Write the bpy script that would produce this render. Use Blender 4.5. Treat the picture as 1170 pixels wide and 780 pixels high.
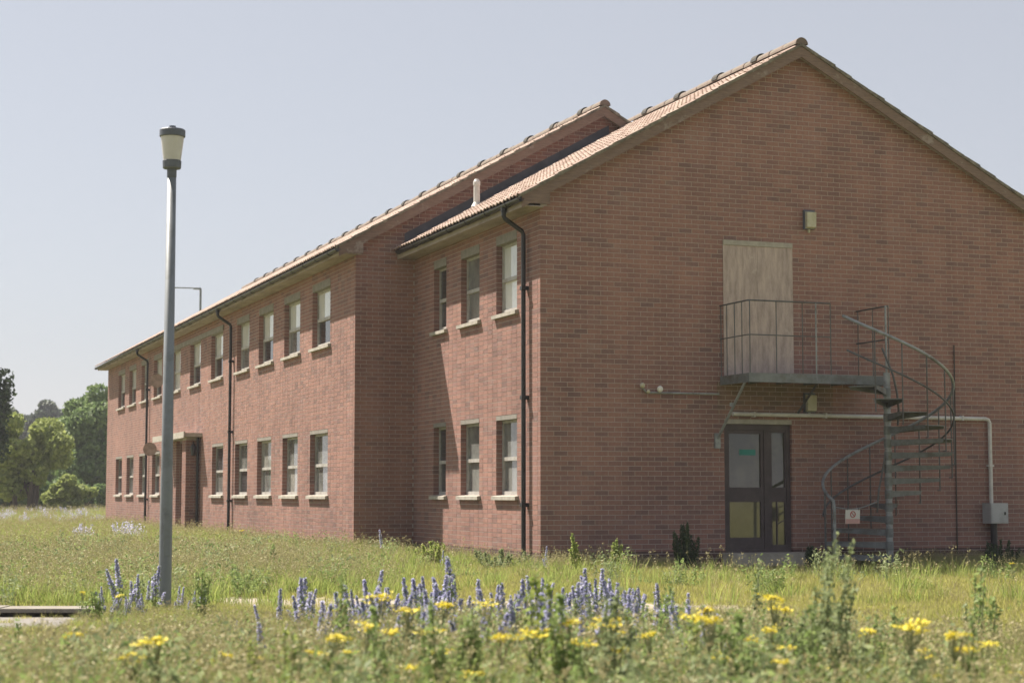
import bpy, math, random
import numpy as np
from mathutils import Vector, Matrix

random.seed(7)
RNG = np.random.default_rng(7)
sc = bpy.context.scene
for o in list(bpy.data.objects):
    bpy.data.objects.remove(o)
COL = sc.collection

# ------------------------------------------------------------------ camera, sky, sun, exposure
PHI = math.radians(20.60)
PITCH = math.radians(4.898)
EYE = Vector((-9.885, -25.075, 1.15))
cam_d = bpy.data.cameras.new('camera')
cam = bpy.data.objects.new('camera', cam_d)
COL.objects.link(cam)
cam.location = EYE
cam.rotation_euler = (math.pi / 2 + PITCH, 0, -PHI)
cam_d.sensor_width = 36.0
cam_d.lens = 2028 / 1170 * 36.0
cam_d.clip_start = 0.1
cam_d.clip_end = 6000
cam_d.dof.use_dof = True
cam_d.dof.focus_distance = 27.5
cam_d.dof.aperture_fstop = 2.8
sc.camera = cam

SUN_TO = Vector((-1.0, 1.517, 2.56)).normalized()     # direction towards the sun
SUN_EL = math.asin(SUN_TO.z)
SUN_AZ = math.atan2(SUN_TO.x, SUN_TO.y)
world = bpy.data.worlds.new('World')
sc.world = world
world.use_nodes = True
wn, wl = world.node_tree.nodes, world.node_tree.links
wn.clear()
sky = wn.new('ShaderNodeTexSky')
sky.sky_type = 'NISHITA'
sky.sun_disc = False
sky.sun_elevation = SUN_EL
sky.sun_rotation = SUN_AZ
sky.altitude = 20
sky.air_density = 1.0
sky.dust_density = 1.2
sky.ozone_density = 1.0
hs = wn.new('ShaderNodeHueSaturation')
hs.inputs['Saturation'].default_value = 0.5
mixg = wn.new('ShaderNodeMixRGB')                      # thin veil of summer haze over the whole sky
mixg.inputs['Fac'].default_value = 0.55
mixg.inputs['Color2'].default_value = (4.3, 4.4, 4.85, 1)
bg = wn.new('ShaderNodeBackground')
bg.inputs['Strength'].default_value = 0.051
wo = wn.new('ShaderNodeOutputWorld')
wl.new(sky.outputs[0], hs.inputs['Color'])
wl.new(hs.outputs[0], mixg.inputs['Color1'])
wl.new(mixg.outputs[0], bg.inputs['Color'])
wl.new(bg.outputs[0], wo.inputs['Surface'])

sun_d = bpy.data.lights.new('sun', 'SUN')
sun_d.energy = 5.0
sun_d.angle = math.radians(0.55)
sun_d.color = (1.0, 0.905, 0.77)
sun = bpy.data.objects.new('sun', sun_d)
COL.objects.link(sun)
sun.location = SUN_TO * 60
sun.rotation_euler = (-SUN_TO).to_track_quat('-Z', 'Y').to_euler()

sc.view_settings.view_transform = 'Standard'
sc.view_settings.look = 'None'
sc.view_settings.gamma = 1.0
sc.view_settings.use_curve_mapping = False
sc.view_settings.exposure = 1.36
sc.render.engine = 'CYCLES'
sc.cycles.max_bounces = 6
sc.cycles.transparent_max_bounces = 8

# view frame on the ground: depth t along the view, lateral s to the right
VF = np.array([math.sin(PHI), math.cos(PHI)])
VR = np.array([math.cos(PHI), -math.sin(PHI)])
def gp(t, s):
    p = np.array([EYE.x, EYE.y]) + VF * t + VR * s
    return float(p[0]), float(p[1])

# ------------------------------------------------------------------ helpers
def tag(o, label=None, cat=None, group=None, kind=None):
    if label: o['label'] = label
    if cat: o['category'] = cat
    if group: o['group'] = group
    if kind: o['kind'] = kind
    return o

def empty(name, loc=(0, 0, 0), parent=None):
    o = bpy.data.objects.new(name, None)
    o.empty_display_size = 0.2
    o.location = loc
    COL.objects.link(o)
    if parent: o.parent = parent
    return o

def link(name, me, parent=None, loc=(0, 0, 0), rot=(0, 0, 0), scale=(1, 1, 1)):
    o = bpy.data.objects.new(name, me)
    o.location = loc
    o.rotation_euler = rot
    o.scale = scale
    COL.objects.link(o)
    if parent: o.parent = parent
    return o

class MB:
    """collects vertices and faces of one mesh"""
    def __init__(self):
        self.v = []; self.f = []; self.m = []; self.cur = 0
    def face(self, pts):
        n = len(self.v); self.v += [tuple(p) for p in pts]
        self.f.append(tuple(range(n, n + len(pts)))); self.m.append(self.cur)
    def add(self, vs, fs):
        n = len(self.v); self.v += [tuple(p) for p in vs]
        for f in fs:
            self.f.append(tuple(i + n for i in f)); self.m.append(self.cur)
    def box(self, x0, x1, y0, y1, z0, z1):
        self.add([(x0, y0, z0), (x1, y0, z0), (x1, y1, z0), (x0, y1, z0), (x0, y0, z1), (x1, y0, z1), (x1, y1, z1), (x0, y1, z1)],
                 [(0, 3, 2, 1), (4, 5, 6, 7), (0, 1, 5, 4), (1, 2, 6, 5), (2, 3, 7, 6), (3, 0, 4, 7)])
    def prism(self, poly, axis, a, b):
        """polygon extruded along axis from a to b; poly is in the two other axes, in order"""
        n = len(poly)
        def P(p, c):
            return {'x': (c, p[0], p[1]), 'y': (p[0], c, p[1]), 'z': (p[0], p[1], c)}[axis]
        vs = [P(p, a) for p in poly] + [P(p, b) for p in poly]
        fs = [tuple(range(n - 1, -1, -1)), tuple(range(n, 2 * n))] + [(i, (i + 1) % n, n + (i + 1) % n, n + i) for i in range(n)]
        self.add(vs, fs)
    def tube(self, pts, r, seg=8, caps=True):
        pts = [Vector(p) for p in pts]
        rs = r if isinstance(r, (list, tuple)) else [r] * len(pts)
        rings = []
        up = None
        for i, p in enumerate(pts):
            d = (pts[min(i + 1, len(pts) - 1)] - pts[max(i - 1, 0)])
            if d.length < 1e-9: d = Vector((0, 0, 1))
            d.normalize()
            if up is None:
                up = Vector((0, 0, 1)) if abs(d.z) < 0.9 else Vector((1, 0, 0))
            a = d.cross(up)
            if a.length < 1e-4:
                a = d.cross(Vector((0, 1, 0.3)))
            a.normalize(); b = a.cross(d).normalized(); up = b
            rings.append([p + (a * math.cos(2 * math.pi * k / seg) + b * math.sin(2 * math.pi * k / seg)) * rs[i] for k in range(seg)])
        vs = [q for ring in rings for q in ring]
        fs = []
        for i in range(len(pts) - 1):
            for k in range(seg):
                fs.append((i * seg + k, i * seg + (k + 1) % seg, (i + 1) * seg + (k + 1) % seg, (i + 1) * seg + k))
        if caps:
            fs.append(tuple(range(seg - 1, -1, -1)))
            m = (len(pts) - 1) * seg
            fs.append(tuple(range(m, m + seg)))
        self.add(vs, fs)
    def lathe(self, prof, c=(0, 0, 0), seg=20):
        vs = []; fs = []
        for (r, z) in prof:
            for k in range(seg):
                a = 2 * math.pi * k / seg
                vs.append((c[0] + r * math.cos(a), c[1] + r * math.sin(a), c[2] + z))
        n = len(prof)
        for i in range(n - 1):
            for k in range(seg):
                fs.append((i * seg + k, i * seg + (k + 1) % seg, (i + 1) * seg + (k + 1) % seg, (i + 1) * seg + k))
        fs.append(tuple(range(seg - 1, -1, -1)))
        fs.append(tuple(range((n - 1) * seg, n * seg)))
        self.add(vs, fs)
    def mesh(self, name, mats, smooth=False):
        me = bpy.data.meshes.new(name)
        me.from_pydata(self.v, [], self.f)
        for m in (mats if isinstance(mats, (list, tuple)) else [mats]):
            me.materials.append(m)
        if any(self.m):
            me.polygons.foreach_set('material_index', self.m)
        if smooth:
            me.polygons.foreach_set('use_smooth', [True] * len(self.f))
        me.update()
        return me
    def build(self, name, mats, parent=None, smooth=False, **k):
        return link(name, self.mesh(name, mats, smooth), parent, **k)

def np_mesh(name, V, F, mats, mi=None):
    """quads from numpy arrays"""
    me = bpy.data.meshes.new(name)
    V = np.asarray(V, dtype=np.float32); F = np.asarray(F, dtype=np.int32)
    n = F.shape[1]
    me.vertices.add(len(V)); me.vertices.foreach_set('co', V.ravel())
    me.loops.add(F.size); me.loops.foreach_set('vertex_index', F.ravel())
    me.polygons.add(len(F))
    me.polygons.foreach_set('loop_start', np.arange(0, F.size, n, dtype=np.int32))
    me.polygons.foreach_set('loop_total', np.full(len(F), n, dtype=np.int32))
    for m in (mats if isinstance(mats, (list, tuple)) else [mats]):
        me.materials.append(m)
    if mi is not None:
        me.polygons.foreach_set('material_index', np.asarray(mi, dtype=np.int32))
    me.update(calc_edges=True)
    me.shade_flat()
    return me

# ------------------------------------------------------------------ materials
class NT:
    def __init__(self, name):
        self.mat = bpy.data.materials.new(name)
        self.mat.use_nodes = True
        self.t = self.mat.node_tree
        self.n, self.l = self.t.nodes, self.t.links
        self.bsdf = self.n['Principled BSDF']
    def new(self, typ, **kw):
        nd = self.n.new(typ)
        for k, v in kw.items():
            setattr(nd, k, v)
        return nd
    def set(self, nd, key, v):
        if isinstance(v, bpy.types.NodeSocket): self.l.new(v, nd.inputs[key])
        else: nd.inputs[key].default_value = v
    def noise(self, scale, detail=4, rough=0.6, vec=None, dim='Object', stretch=None):
        nd = self.new('ShaderNodeTexNoise')
        tc = self.new('ShaderNodeTexCoord')
        out = vec if vec is not None else tc.outputs[dim]
        if stretch:
            mp = self.new('ShaderNodeMapping'); mp.inputs['Scale'].default_value = stretch
            self.l.new(out, mp.inputs['Vector']); out = mp.outputs[0]
        self.l.new(out, nd.inputs['Vector'])
        nd.inputs['Scale'].default_value = scale; nd.inputs['Detail'].default_value = detail; nd.inputs['Roughness'].default_value = rough
        return nd.outputs['Fac']
    def ramp(self, fac, stops, interp='LINEAR'):
        nd = self.new('ShaderNodeValToRGB'); nd.color_ramp.interpolation = interp
        el = nd.color_ramp.elements
        while len(el) < len(stops): el.new(0.5)
        for e, (p, c) in zip(el, stops):
            e.position = p; e.color = tuple(c) + (1,) if len(c) == 3 else c
        self.l.new(fac, nd.inputs['Fac'])
        return nd.outputs['Color']
    def mix(self, fac, a, b, mode='MIX'):
        nd = self.new('ShaderNodeMixRGB', blend_type=mode)
        for k, v in (('Fac', fac), ('Color1', a), ('Color2', b)):
            if isinstance(v, tuple) and len(v) == 3: v = v + (1,)
            self.set(nd, k, v)
        return nd.outputs[0]
    def math(self, op, a, b=None):
        nd = self.new('ShaderNodeMath', operation=op)
        self.set(nd, 0, a)
        if b is not None: self.set(nd, 1, b)
        return nd.outputs[0]
    def bump(self, h, strength=0.3, dist=0.01):
        nd = self.new('ShaderNodeBump')
        nd.inputs['Strength'].default_value = strength; nd.inputs['Distance'].default_value = dist
        self.l.new(h, nd.inputs['Height']); self.l.new(nd.outputs[0], self.bsdf.inputs['Normal'])
    def col(self, c):
        if isinstance(c, tuple): self.bsdf.inputs['Base Color'].default_value = c + (1,) if len(c) == 3 else c
        else: self.l.new(c, self.bsdf.inputs['Base Color'])
    def fin(self, rough=0.8, metal=0.0, spec=0.4):
        self.bsdf.inputs['Roughness'].default_value = rough
        self.bsdf.inputs['Metallic'].default_value = metal
        self.bsdf.inputs['Specular IOR Level'].default_value = spec
        return self.mat

def simple(name, c, var=0.25, scale=6, rough=0.7, metal=0, spec=0.4, bump=0.0, stretch=None, dirt=None):
    m = NT(name)
    f = m.noise(scale, 5, 0.65, stretch=stretch)
    a = tuple(x * (1 - var) for x in c); b = tuple(min(1, x * (1 + var)) for x in c)
    cc = m.ramp(f, [(0.3, a), (0.7, b)])
    if dirt:
        g = m.noise(scale * 0.37 + 1.3, 6, 0.7)
        cc = m.mix(m.ramp(g, [(0.5, (0, 0, 0)), (0.68, (1, 1, 1))]), cc, dirt)
    m.col(cc)
    if bump: m.bump(m.noise(scale * 8, 4, 0.6, stretch=stretch), bump, 0.01)
    return m.fin(rough, metal, spec)

def brick_mat():
    m = NT('brick')
    geo = m.new('ShaderNodeNewGeometry'); oi = m.new('ShaderNodeObjectInfo')
    r = m.math('FRACT', m.math('ADD', geo.outputs['Random Per Island'], oi.outputs['Random']))
    c = m.ramp(r, [(0.0, (0.195, 0.122, 0.107)), (0.06, (0.222, 0.134, 0.115)), (0.18, (0.25, 0.144, 0.12)), (0.5, (0.278, 0.157, 0.128)), (0.85, (0.305, 0.173, 0.139)), (1.0, (0.252, 0.151, 0.134))])
    pos = geo.outputs['Position']
    n1 = m.noise(0.55, 5, 0.62, vec=pos)
    c = m.mix(0.55, c, m.ramp(n1, [(0.3, (0.62, 0.62, 0.64)), (0.7, (1.12, 1.08, 1.05))]), 'MULTIPLY')
    n2 = m.noise(22, 3, 0.6, vec=pos)
    c = m.mix(0.5, c, m.ramp(n2, [(0.3, (0.72, 0.72, 0.72)), (0.7, (1.18, 1.18, 1.18))]), 'MULTIPLY')
    ns = m.noise(1.0, 5, 0.65, vec=pos, stretch=(2.6, 2.6, 0.28))
    c = m.mix(0.7, c, m.ramp(ns, [(0.32, (0.74, 0.73, 0.73)), (0.6, (1.06, 1.05, 1.05))]), 'MULTIPLY')
    # pale lime bloom and soot in patches
    n3 = m.noise(1.7, 6, 0.72, vec=pos, stretch=(1, 1, 2.2))
    c = m.mix(m.ramp(n3, [(0.56, (0, 0, 0)), (0.74, (0.4, 0.4, 0.4))]), c, (0.30, 0.25, 0.23))
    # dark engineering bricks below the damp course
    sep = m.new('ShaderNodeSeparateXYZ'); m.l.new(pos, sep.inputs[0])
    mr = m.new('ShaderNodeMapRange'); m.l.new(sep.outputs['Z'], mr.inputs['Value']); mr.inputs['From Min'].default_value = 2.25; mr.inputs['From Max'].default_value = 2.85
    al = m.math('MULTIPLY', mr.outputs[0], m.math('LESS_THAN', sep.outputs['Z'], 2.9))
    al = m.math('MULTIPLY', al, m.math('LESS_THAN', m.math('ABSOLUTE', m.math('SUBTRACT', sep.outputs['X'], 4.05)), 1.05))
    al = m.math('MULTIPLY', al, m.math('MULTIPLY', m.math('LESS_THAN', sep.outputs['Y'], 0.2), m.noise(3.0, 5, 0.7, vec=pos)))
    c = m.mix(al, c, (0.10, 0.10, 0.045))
    pl = m.math('LESS_THAN', sep.outputs['Z'], 0.262)
    c = m.mix(pl, c, m.mix(1.0, c, (0.42, 0.45, 0.48), 'MULTIPLY'))
    c = m.mix(1.0, c, (1.02, 1.01, 1.05), 'MULTIPLY')
    m.col(c)
    m.bump(n2, 0.5, 0.004)
    return m.fin(0.88, 0, 0.25)

def mortar_mat():
    m = NT('mortar')
    geo = m.new('ShaderNodeNewGeometry')
    n = m.noise(9, 5, 0.6, vec=geo.outputs['Position'])
    m.col(m.ramp(n, [(0.3, (0.33, 0.285, 0.255)), (0.7, (0.43, 0.375, 0.34))]))
    return m.fin(0.95, 0, 0.1)

def tile_mat():
    m = NT('roof_tile')
    geo = m.new('ShaderNodeNewGeometry'); oi = m.new('ShaderNodeObjectInfo')
    r = m.math('FRACT', m.math('ADD', geo.outputs['Random Per Island'], oi.outputs['Random']))
    c = m.ramp(r, [(0, (0.27, 0.195, 0.165)), (0.5, (0.34, 0.255, 0.22)), (1, (0.40, 0.315, 0.275))])
    pos = geo.outputs['Position']
    n = m.noise(2.4, 6, 0.7, vec=pos)
    c = m.mix(m.ramp(n, [(0.5, (0, 0, 0)), (0.7, (0.6, 0.6, 0.6))]), c, (0.42, 0.37, 0.30))
    n2 = m.noise(26, 4, 0.7, vec=pos)
    c = m.mix(m.ramp(n2, [(0.56, (0, 0, 0)), (0.72, (0.75, 0.75, 0.75))]), c, (0.10, 0.09, 0.07))
    m.col(c); m.bump(n2, 0.4, 0.004)
    return m.fin(0.9, 0, 0.25)

def wood_mat(name, c, streak, peel=None, lo=0.62):
    m = NT(name)
    f = m.noise(5, 6, 0.7, stretch=streak)
    cc = m.ramp(f, [(0.28, tuple(x * lo for x in c)), (0.5, c), (0.75, tuple(min(1, x * 1.35) for x in c))])
    if peel:
        g = m.noise(2.3, 6, 0.7)
        cc = m.mix(m.ramp(g, [(0.58, (0, 0, 0)), (0.66, (0.8, 0.8, 0.8))]), cc, peel)
    m.col(cc); m.bump(f, 0.3, 0.004)
    return m.fin(0.85, 0, 0.25)

def glass_mat(name, c, c2, scale=1.5):
    m = NT(name)
    f = m.noise(scale, 4, 0.6)
    m.col(m.ramp(f, [(0.35, c), (0.65, c2)]))
    m.bsdf.inputs['IOR'].default_value = 1.7
    nb = m.noise(0.9, 2, 0.5)
    m.bump(nb, 0.05, 0.02)
    return m.fin(0.04, 0, 0.5)

def leaf_mat(name, stops, trans=0.35, nscale=1.2, rough=0.6):
    """foliage: colour varies by leaf, by plant and in clumps; part of the light passes through"""
    m = NT(name)
    geo = m.new('ShaderNodeNewGeometry'); oi = m.new('ShaderNodeObjectInfo')
    r = m.math('FRACT', m.math('ADD', geo.outputs['Random Per Island'], oi.outputs['Random']))
    n = m.noise(nscale, 3, 0.6, vec=geo.outputs['Position'])
    f = m.math('ADD', m.math('MULTIPLY', r, 0.55), m.math('MULTIPLY', n, 0.62))
    f = m.math('SUBTRACT', f, 0.08)
    c = m.ramp(f, stops)
    m.col(c); m.fin(rough, 0, 0.25)
    tr = m.new('ShaderNodeBsdfTranslucent'); m.l.new(c, tr.inputs['Color'])
    mx = m.new('ShaderNodeMixShader'); mx.inputs[0].default_value = trans
    m.l.new(m.bsdf.outputs[0], mx.inputs[1]); m.l.new(tr.outputs[0], mx.inputs[2])
    m.l.new(mx.outputs[0], m.n['Material Output'].inputs['Surface'])
    return m.mat

M = {}
M['brick'] = brick_mat(); M['mortar'] = mortar_mat(); M['tile'] = tile_mat()
M['ridge'] = simple('ridge_tile', (0.165, 0.13, 0.112), 0.35, 7, 0.9, dirt=(0.15, 0.15, 0.12), bump=0.3)
M['vent'] = simple('ridge_vent', (0.045, 0.043, 0.04), 0.3, 9, 0.85)
M['barge'] = wood_mat('bargeboard_paint', (0.185, 0.132, 0.108), (1.0, 1.0, 9.0), (0.30, 0.26, 0.24))
M['verge'] = simple('verge_mortar', (0.17, 0.155, 0.125), 0.5, 9, 0.95, dirt=(0.07, 0.065, 0.055), bump=0.4)
M['soffit'] = wood_mat('soffit_paint', (0.30, 0.255, 0.235), (1, 0.3, 1))
M['black'] = simple('black_plastic', (0.022, 0.022, 0.024), 0.4, 5, 0.45)
M['lead'] = simple('lead_flashing', (0.075, 0.08, 0.10), 0.3, 4, 0.6)
M['concrete'] = simple('concrete', (0.35, 0.325, 0.29), 0.22, 6, 0.9, dirt=(0.27, 0.26, 0.21), bump=0.25)
M['lintel'] = simple('lintel_concrete', (0.215, 0.20, 0.18), 0.25, 6, 0.9, dirt=(0.18, 0.165, 0.14), bump=0.2)
M['frame'] = simple('window_paint', (0.36, 0.345, 0.33), 0.2, 5, 0.55, dirt=(0.25, 0.225, 0.20))
M['g_pale'] = glass_mat('glass_pale_blind', (0.52, 0.53, 0.53), (0.72, 0.73, 0.72))
M['g_mid'] = glass_mat('glass_net_curtain', (0.10, 0.105, 0.105), (0.22, 0.225, 0.215), 2.5)
M['g_dark'] = glass_mat('glass_dark_room', (0.025, 0.027, 0.03), (0.07, 0.073, 0.075), 2.0)
M['g_curt'] = glass_mat('glass_dull_curtain', (0.20, 0.20, 0.19), (0.36, 0.355, 0.33), 3.5)
M['g_door'] = glass_mat('glass_door', (0.03, 0.035, 0.02), (0.08, 0.08, 0.045), 2.2)
M['g_door_low'] = glass_mat('glass_door_low', (0.075, 0.073, 0.05), (0.11, 0.105, 0.07), 3)
M['door'] = simple('door_paint', (0.060, 0.045, 0.050), 0.25, 4, 0.5, dirt=(0.085, 0.07, 0.065))
M['teal'] = simple('teal_sign', (0.02, 0.20, 0.18), 0.2, 8, 0.5)
M['ply'] = wood_mat('weathered_plywood', (0.40, 0.325, 0.30), (2.6, 2.6, 0.5), (0.50, 0.425, 0.395), 0.62)
M['steel'] = simple('galvanised_steel', (0.28, 0.30, 0.315), 0.25, 5, 0.55, 0.35, 0.4, dirt=(0.12, 0.115, 0.10))
M['steel_dark'] = simple('weathered_steel', (0.105, 0.112, 0.118), 0.3, 6, 0.6, 0.3, 0.4, dirt=(0.085, 0.07, 0.055))
M['steel_mid'] = simple('tread_steel', (0.165, 0.178, 0.185), 0.3, 6, 0.6, 0.2, 0.4, dirt=(0.11, 0.10, 0.085))
M['post'] = simple('lamp_post_paint', (0.185, 0.205, 0.23), 0.14, 3, 0.5, 0.2, 0.4, dirt=(0.12, 0.13, 0.135), stretch=(1, 1, 0.3))
M['lampmetal'] = simple('lamp_cap', (0.105, 0.118, 0.15), 0.2, 6, 0.5, 0.2)
M['opal'] = simple('opal_glass', (0.47, 0.465, 0.48), 0.1, 5, 0.35)
M['pipe_white'] = simple('white_pipe', (0.55, 0.54, 0.53), 0.12, 5, 0.5, dirt=(0.40, 0.38, 0.34))
M['meter'] = simple('meter_box', (0.40, 0.41, 0.43), 0.1, 4, 0.55, dirt=(0.30, 0.31, 0.32))
M['beige'] = simple('beige_lamp_plastic', (0.47, 0.45, 0.36), 0.12, 8, 0.55, dirt=(0.33, 0.31, 0.2))
M['rust'] = simple('rusty_disc', (0.30, 0.225, 0.185), 0.35, 6, 0.8)
M['white'] = simple('sign_white', (0.62, 0.61, 0.58), 0.06, 6, 0.6)
M['red'] = simple('sign_red', (0.42, 0.10, 0.09), 0.15, 6, 0.6)
M['pink'] = simple('sign_pink', (0.55, 0.33, 0.31), 0.15, 14, 0.6)
M['bark'] = simple('bark', (0.085, 0.068, 0.052), 0.4, 8, 0.95, bump=0.5, stretch=(1, 1, 0.3))
M['slab'] = simple('road_concrete', (0.17, 0.16, 0.15), 0.2, 3, 0.95, dirt=(0.22, 0.20, 0.17), bump=0.3)
M['kerb'] = simple('kerb_concrete', (0.19, 0.175, 0.155), 0.2, 5, 0.95, dirt=(0.22, 0.20, 0.16), bump=0.3)

# ------------------------------------------------------------------ ground, old road, kerb
def ground_mat():
    m = NT('meadow_ground')
    geo = m.new('ShaderNodeNewGeometry'); pos = geo.outputs['Position']
    n = m.noise(0.35, 6, 0.65, vec=pos); n2 = m.noise(5.0, 6, 0.7, vec=pos); n3 = m.noise(40, 4, 0.7, vec=pos)
    c = m.ramp(n, [(0.32, (0.20, 0.22, 0.065)), (0.5, (0.25, 0.25, 0.085)), (0.68, (0.31, 0.275, 0.13))])
    c = m.mix(m.ramp(n2, [(0.45, (0, 0, 0)), (0.7, (0.7, 0.7, 0.7))]), c, (0.29, 0.245, 0.18))
    c = m.mix(0.5, c, m.ramp(n3, [(0.3, (0.55, 0.55, 0.55)), (0.7, (1.2, 1.2, 1.2))]), 'MULTIPLY')
    m.col(c); m.bump(n3, 0.8, 0.03)
    return m.fin(0.95, 0, 0.1)
M['ground'] = ground_mat()
g = MB(); R_ = 2500
g.face([(-R_, -R_, 0), (R_, -R_, 0), (R_, R_, 0), (-R_, R_, 0)])
tag(g.build('ground', M['ground']), kind='structure')

def strip(t0, t1, s0, s1, z0, z1, n=1):
    """a slab on the ground given in depth and side distance from where the road runs"""
    mb = MB()
    P = [gp(t0, s0), gp(t0, s1), gp(t1, s1), gp(t1, s0)]
    mb.add([(x, y, z0) for x, y in P] + [(x, y, z1) for x, y in P],
           [(0, 3, 2, 1), (4, 5, 6, 7), (0, 1, 5, 4), (1, 2, 6, 5), (2, 3, 7, 6), (3, 0, 4, 7)])
    return mb
road = strip(14.6, 16.62, -12.0, -3.9, -0.05, 0.012).build('road', M['slab'])
tag(road, kind='structure')
s = -3.86
k = 0
while s > -11.5:                                       # weathered kerb stones along the far side of the road
    mb = strip(16.62 + 0.02 * (k % 2), 17.05, s - 0.905, s, 0.052 + 0.004 * (k % 2), 0.088 + 0.006 * ((k * 7) % 3))
    o = mb.build('kerb_stone', M['kerb'], road)
    strip(16.86, 17.05, s - 0.9, s - 0.002, -0.05, 0.049).build('kerb_bed', M['slab'], road)
    s -= 0.915; k += 1

# worn sandy path across the meadow behind the road
M['sand'] = simple('worn_path_sand', (0.29, 0.25, 0.205), 0.25, 2.2, 0.95, bump=0.4, dirt=(0.20, 0.19, 0.10))
def path_c(px): return 19.0 - 0.0022 * (px - 330)
mb = MB(); prev = None
for k in range(90):
    px = 170 + k * 9.5; c = path_c(px)
    w0 = 0.75 + 0.35 * math.sin(k * 0.7) + 0.2 * math.sin(k * 1.9 + 1); w1 = 0.8 + 0.3 * math.sin(k * 0.55 + 2) + 0.22 * math.sin(k * 1.6)
    e_ = min(1, k / 12, (89 - k) / 25 + 0.05)
    a_, b_ = gp(c - w0 * e_, (px - 585) / 2028 * c), gp(c + w1 * e_, (px - 585) / 2028 * c)
    if prev: mb.face([prev[0] + (0.005,), a_ + (0.005,), b_ + (0.005,), prev[1] + (0.005,)])
    prev = (a_, b_)
tag(mb.build('path', M['sand']), kind='structure')

# ------------------------------------------------------------------ the brick building
X1, Y1, YE = -1.14, 6.40, 39.1          # face of the long wing, its near end, its far end
XR, XRW = 8.98, 8.74                     # right-hand faces of the near block and the wing
RX, RXW = 4.49, 3.80                     # ridges
SL, SRT = 0.565, 0.534                   # roof slopes
def zb(x): return 8.40 - (SL * (RX - x) if x < RX else SRT * (x - RX))      # underside of tiles, near block
def zbw(x): return 8.66 - SL * abs(x - RXW)                                 # and wing
bld = empty('brick_building', (0, 0, 0))
tag(bld, 'long two-storey red brick building with pitched tiled roofs and a blank gable end', 'building')

BH, BL, JT, BD = 0.065, 0.215, 0.010, 0.102
bricks = []          # (origin, u, n, u0, u1, z0, z1, proud)
def lay(O, u, n, ulen, ztop, openings, even=0.0, odd=0.0, zstart=-0.075, urange=None, keep=None, ends=(0.0, 0.0)):
    out = []
    ncourse = int((ztop - zstart) / 0.075)
    for i in range(ncourse):
        z = zstart + i * 0.075; zc = z + 0.0375
        a0 = even if i % 2 == 0 else odd
        b0 = ulen - (ends[0] if i % 2 == 0 else ends[1])
        if urange:
            ra, rb = urange(z + 0.075); a0 = max(a0, ra); b0 = min(b0, rb)
        cuts = [(p, q) for (p, q, r, s_) in openings if r - 1e-6 < zc < s_ + 1e-6]
        pos = a0 - (0 if i % 2 == 0 else (0.1125 if a0 == 0 else 0)) if urange is None else -0.1125 * (i % 2)
        while pos < b0:
            segs = [(max(pos, a0), min(pos + BL, b0))]
            for (p, q) in cuts:
                ns = []
                for (x, y) in segs:
                    if q <= x or p >= y: ns.append((x, y)); continue
                    if p > x: ns.append((x, p))
                    if q < y: ns.append((q, y))
                segs = ns
            for (x, y) in segs:
                if y - x > 0.02 and (keep is None or keep((x + y) / 2, zc)):
                    out.append((O, u, n, x, y, z + 0.005, z + 0.005 + BH, random.uniform(-0.0005, 0.0013)))
            pos += BL + JT
    return out

def backing(name, O, u, n, ulen, zt, openings, tops=None, u0=0.0025, parent=None):
    """the wall behind the face bricks, with real openings; recessed so that the joints are cut back"""
    mb = MB()
    zs = sorted({-0.2, zt} | {z for o in openings for z in (o[2], o[3]) if z < zt})
    O = Vector(O); u = Vector(u); n = Vector(n)
    def slab(a, b, z0, z1):
        vs = []
        for z in (z0, z1):
            for (uu, d) in ((a, -0.0025), (b, -0.0025), (b, -0.1), (a, -0.1)):
                p = O + u * uu + n * d; vs.append((p.x, p.y, z))
        mb.add(vs, [(0, 3, 2, 1), (4, 5, 6, 7), (0, 1, 5, 4), (1, 2, 6, 5), (2, 3, 7, 6), (3, 0, 4, 7)])
    for z0, z1 in zip(zs[:-1], zs[1:]):
        zc = (z0 + z1) / 2
        cuts = sorted((o[0] - 0.004, o[1] + 0.004) for o in openings if o[2] < zc < o[3])
        a = u0
        for (p, q) in cuts:
            if p > a: slab(a, p, z0, z1)
            a = max(a, q)
        if a < ulen: slab(a, ulen, z0, z1)
    if tops:
        vs = []
        for d in (-0.0025, -0.1):
            for (uu, z) in tops:
                p = O + u * uu + n * d; vs.append((p.x, p.y, z))
        k = len(tops)
        mb.add(vs, [tuple(range(k)), tuple(range(2 * k - 1, k - 1, -1))])
    return mb.build(name, M['mortar'], parent)

WZ = ((4.05, 5.175, 5.325), (1.125, 2.325, 2.40))      # sill, head and lintel top of upper and lower windows
front_w = [(1.0, 1.95), (2.77, 3.72), (4.52, 5.22)]
wing_up = [(8.2, 9.6), (10.63, 12.03), (13.08, 14.52), (15.55, 16.92), (18.6, 20.1), (21.55, 23.05), (24.55, 26.05), (27.65, 29.1), (30.08, 31.5), (32.58, 34.05), (35.0, 36.5)]
wing_lo = [(8.3, 9.7), (10.73, 12.08), (13.15, 14.55), (15.6, 16.98), (18.4, 19.8), (27.75, 29.15), (30.25, 31.65), (32.85, 34.3), (35.35, 36.8)]
PORCH = (22.1, 25.0)
GD_UP = (3.135, 4.365, 3.0, 5.175)
GD_LO = (3.12, 4.33, 0.225, 2.325)

def ops(ws, row): return [(a, b, WZ[row][0], WZ[row][2]) for a, b in ws]
op_gable = [GD_UP, GD_LO]
op_front = ops(front_w, 0) + ops(front_w, 1)
op_wing = [(a - Y1, b - Y1, c, d) for a, b, c, d in ops(wing_up, 0) + ops(wing_lo, 1)] + [(PORCH[0] - Y1, PORCH[1] - Y1, -0.2, 2.625)]

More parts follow.
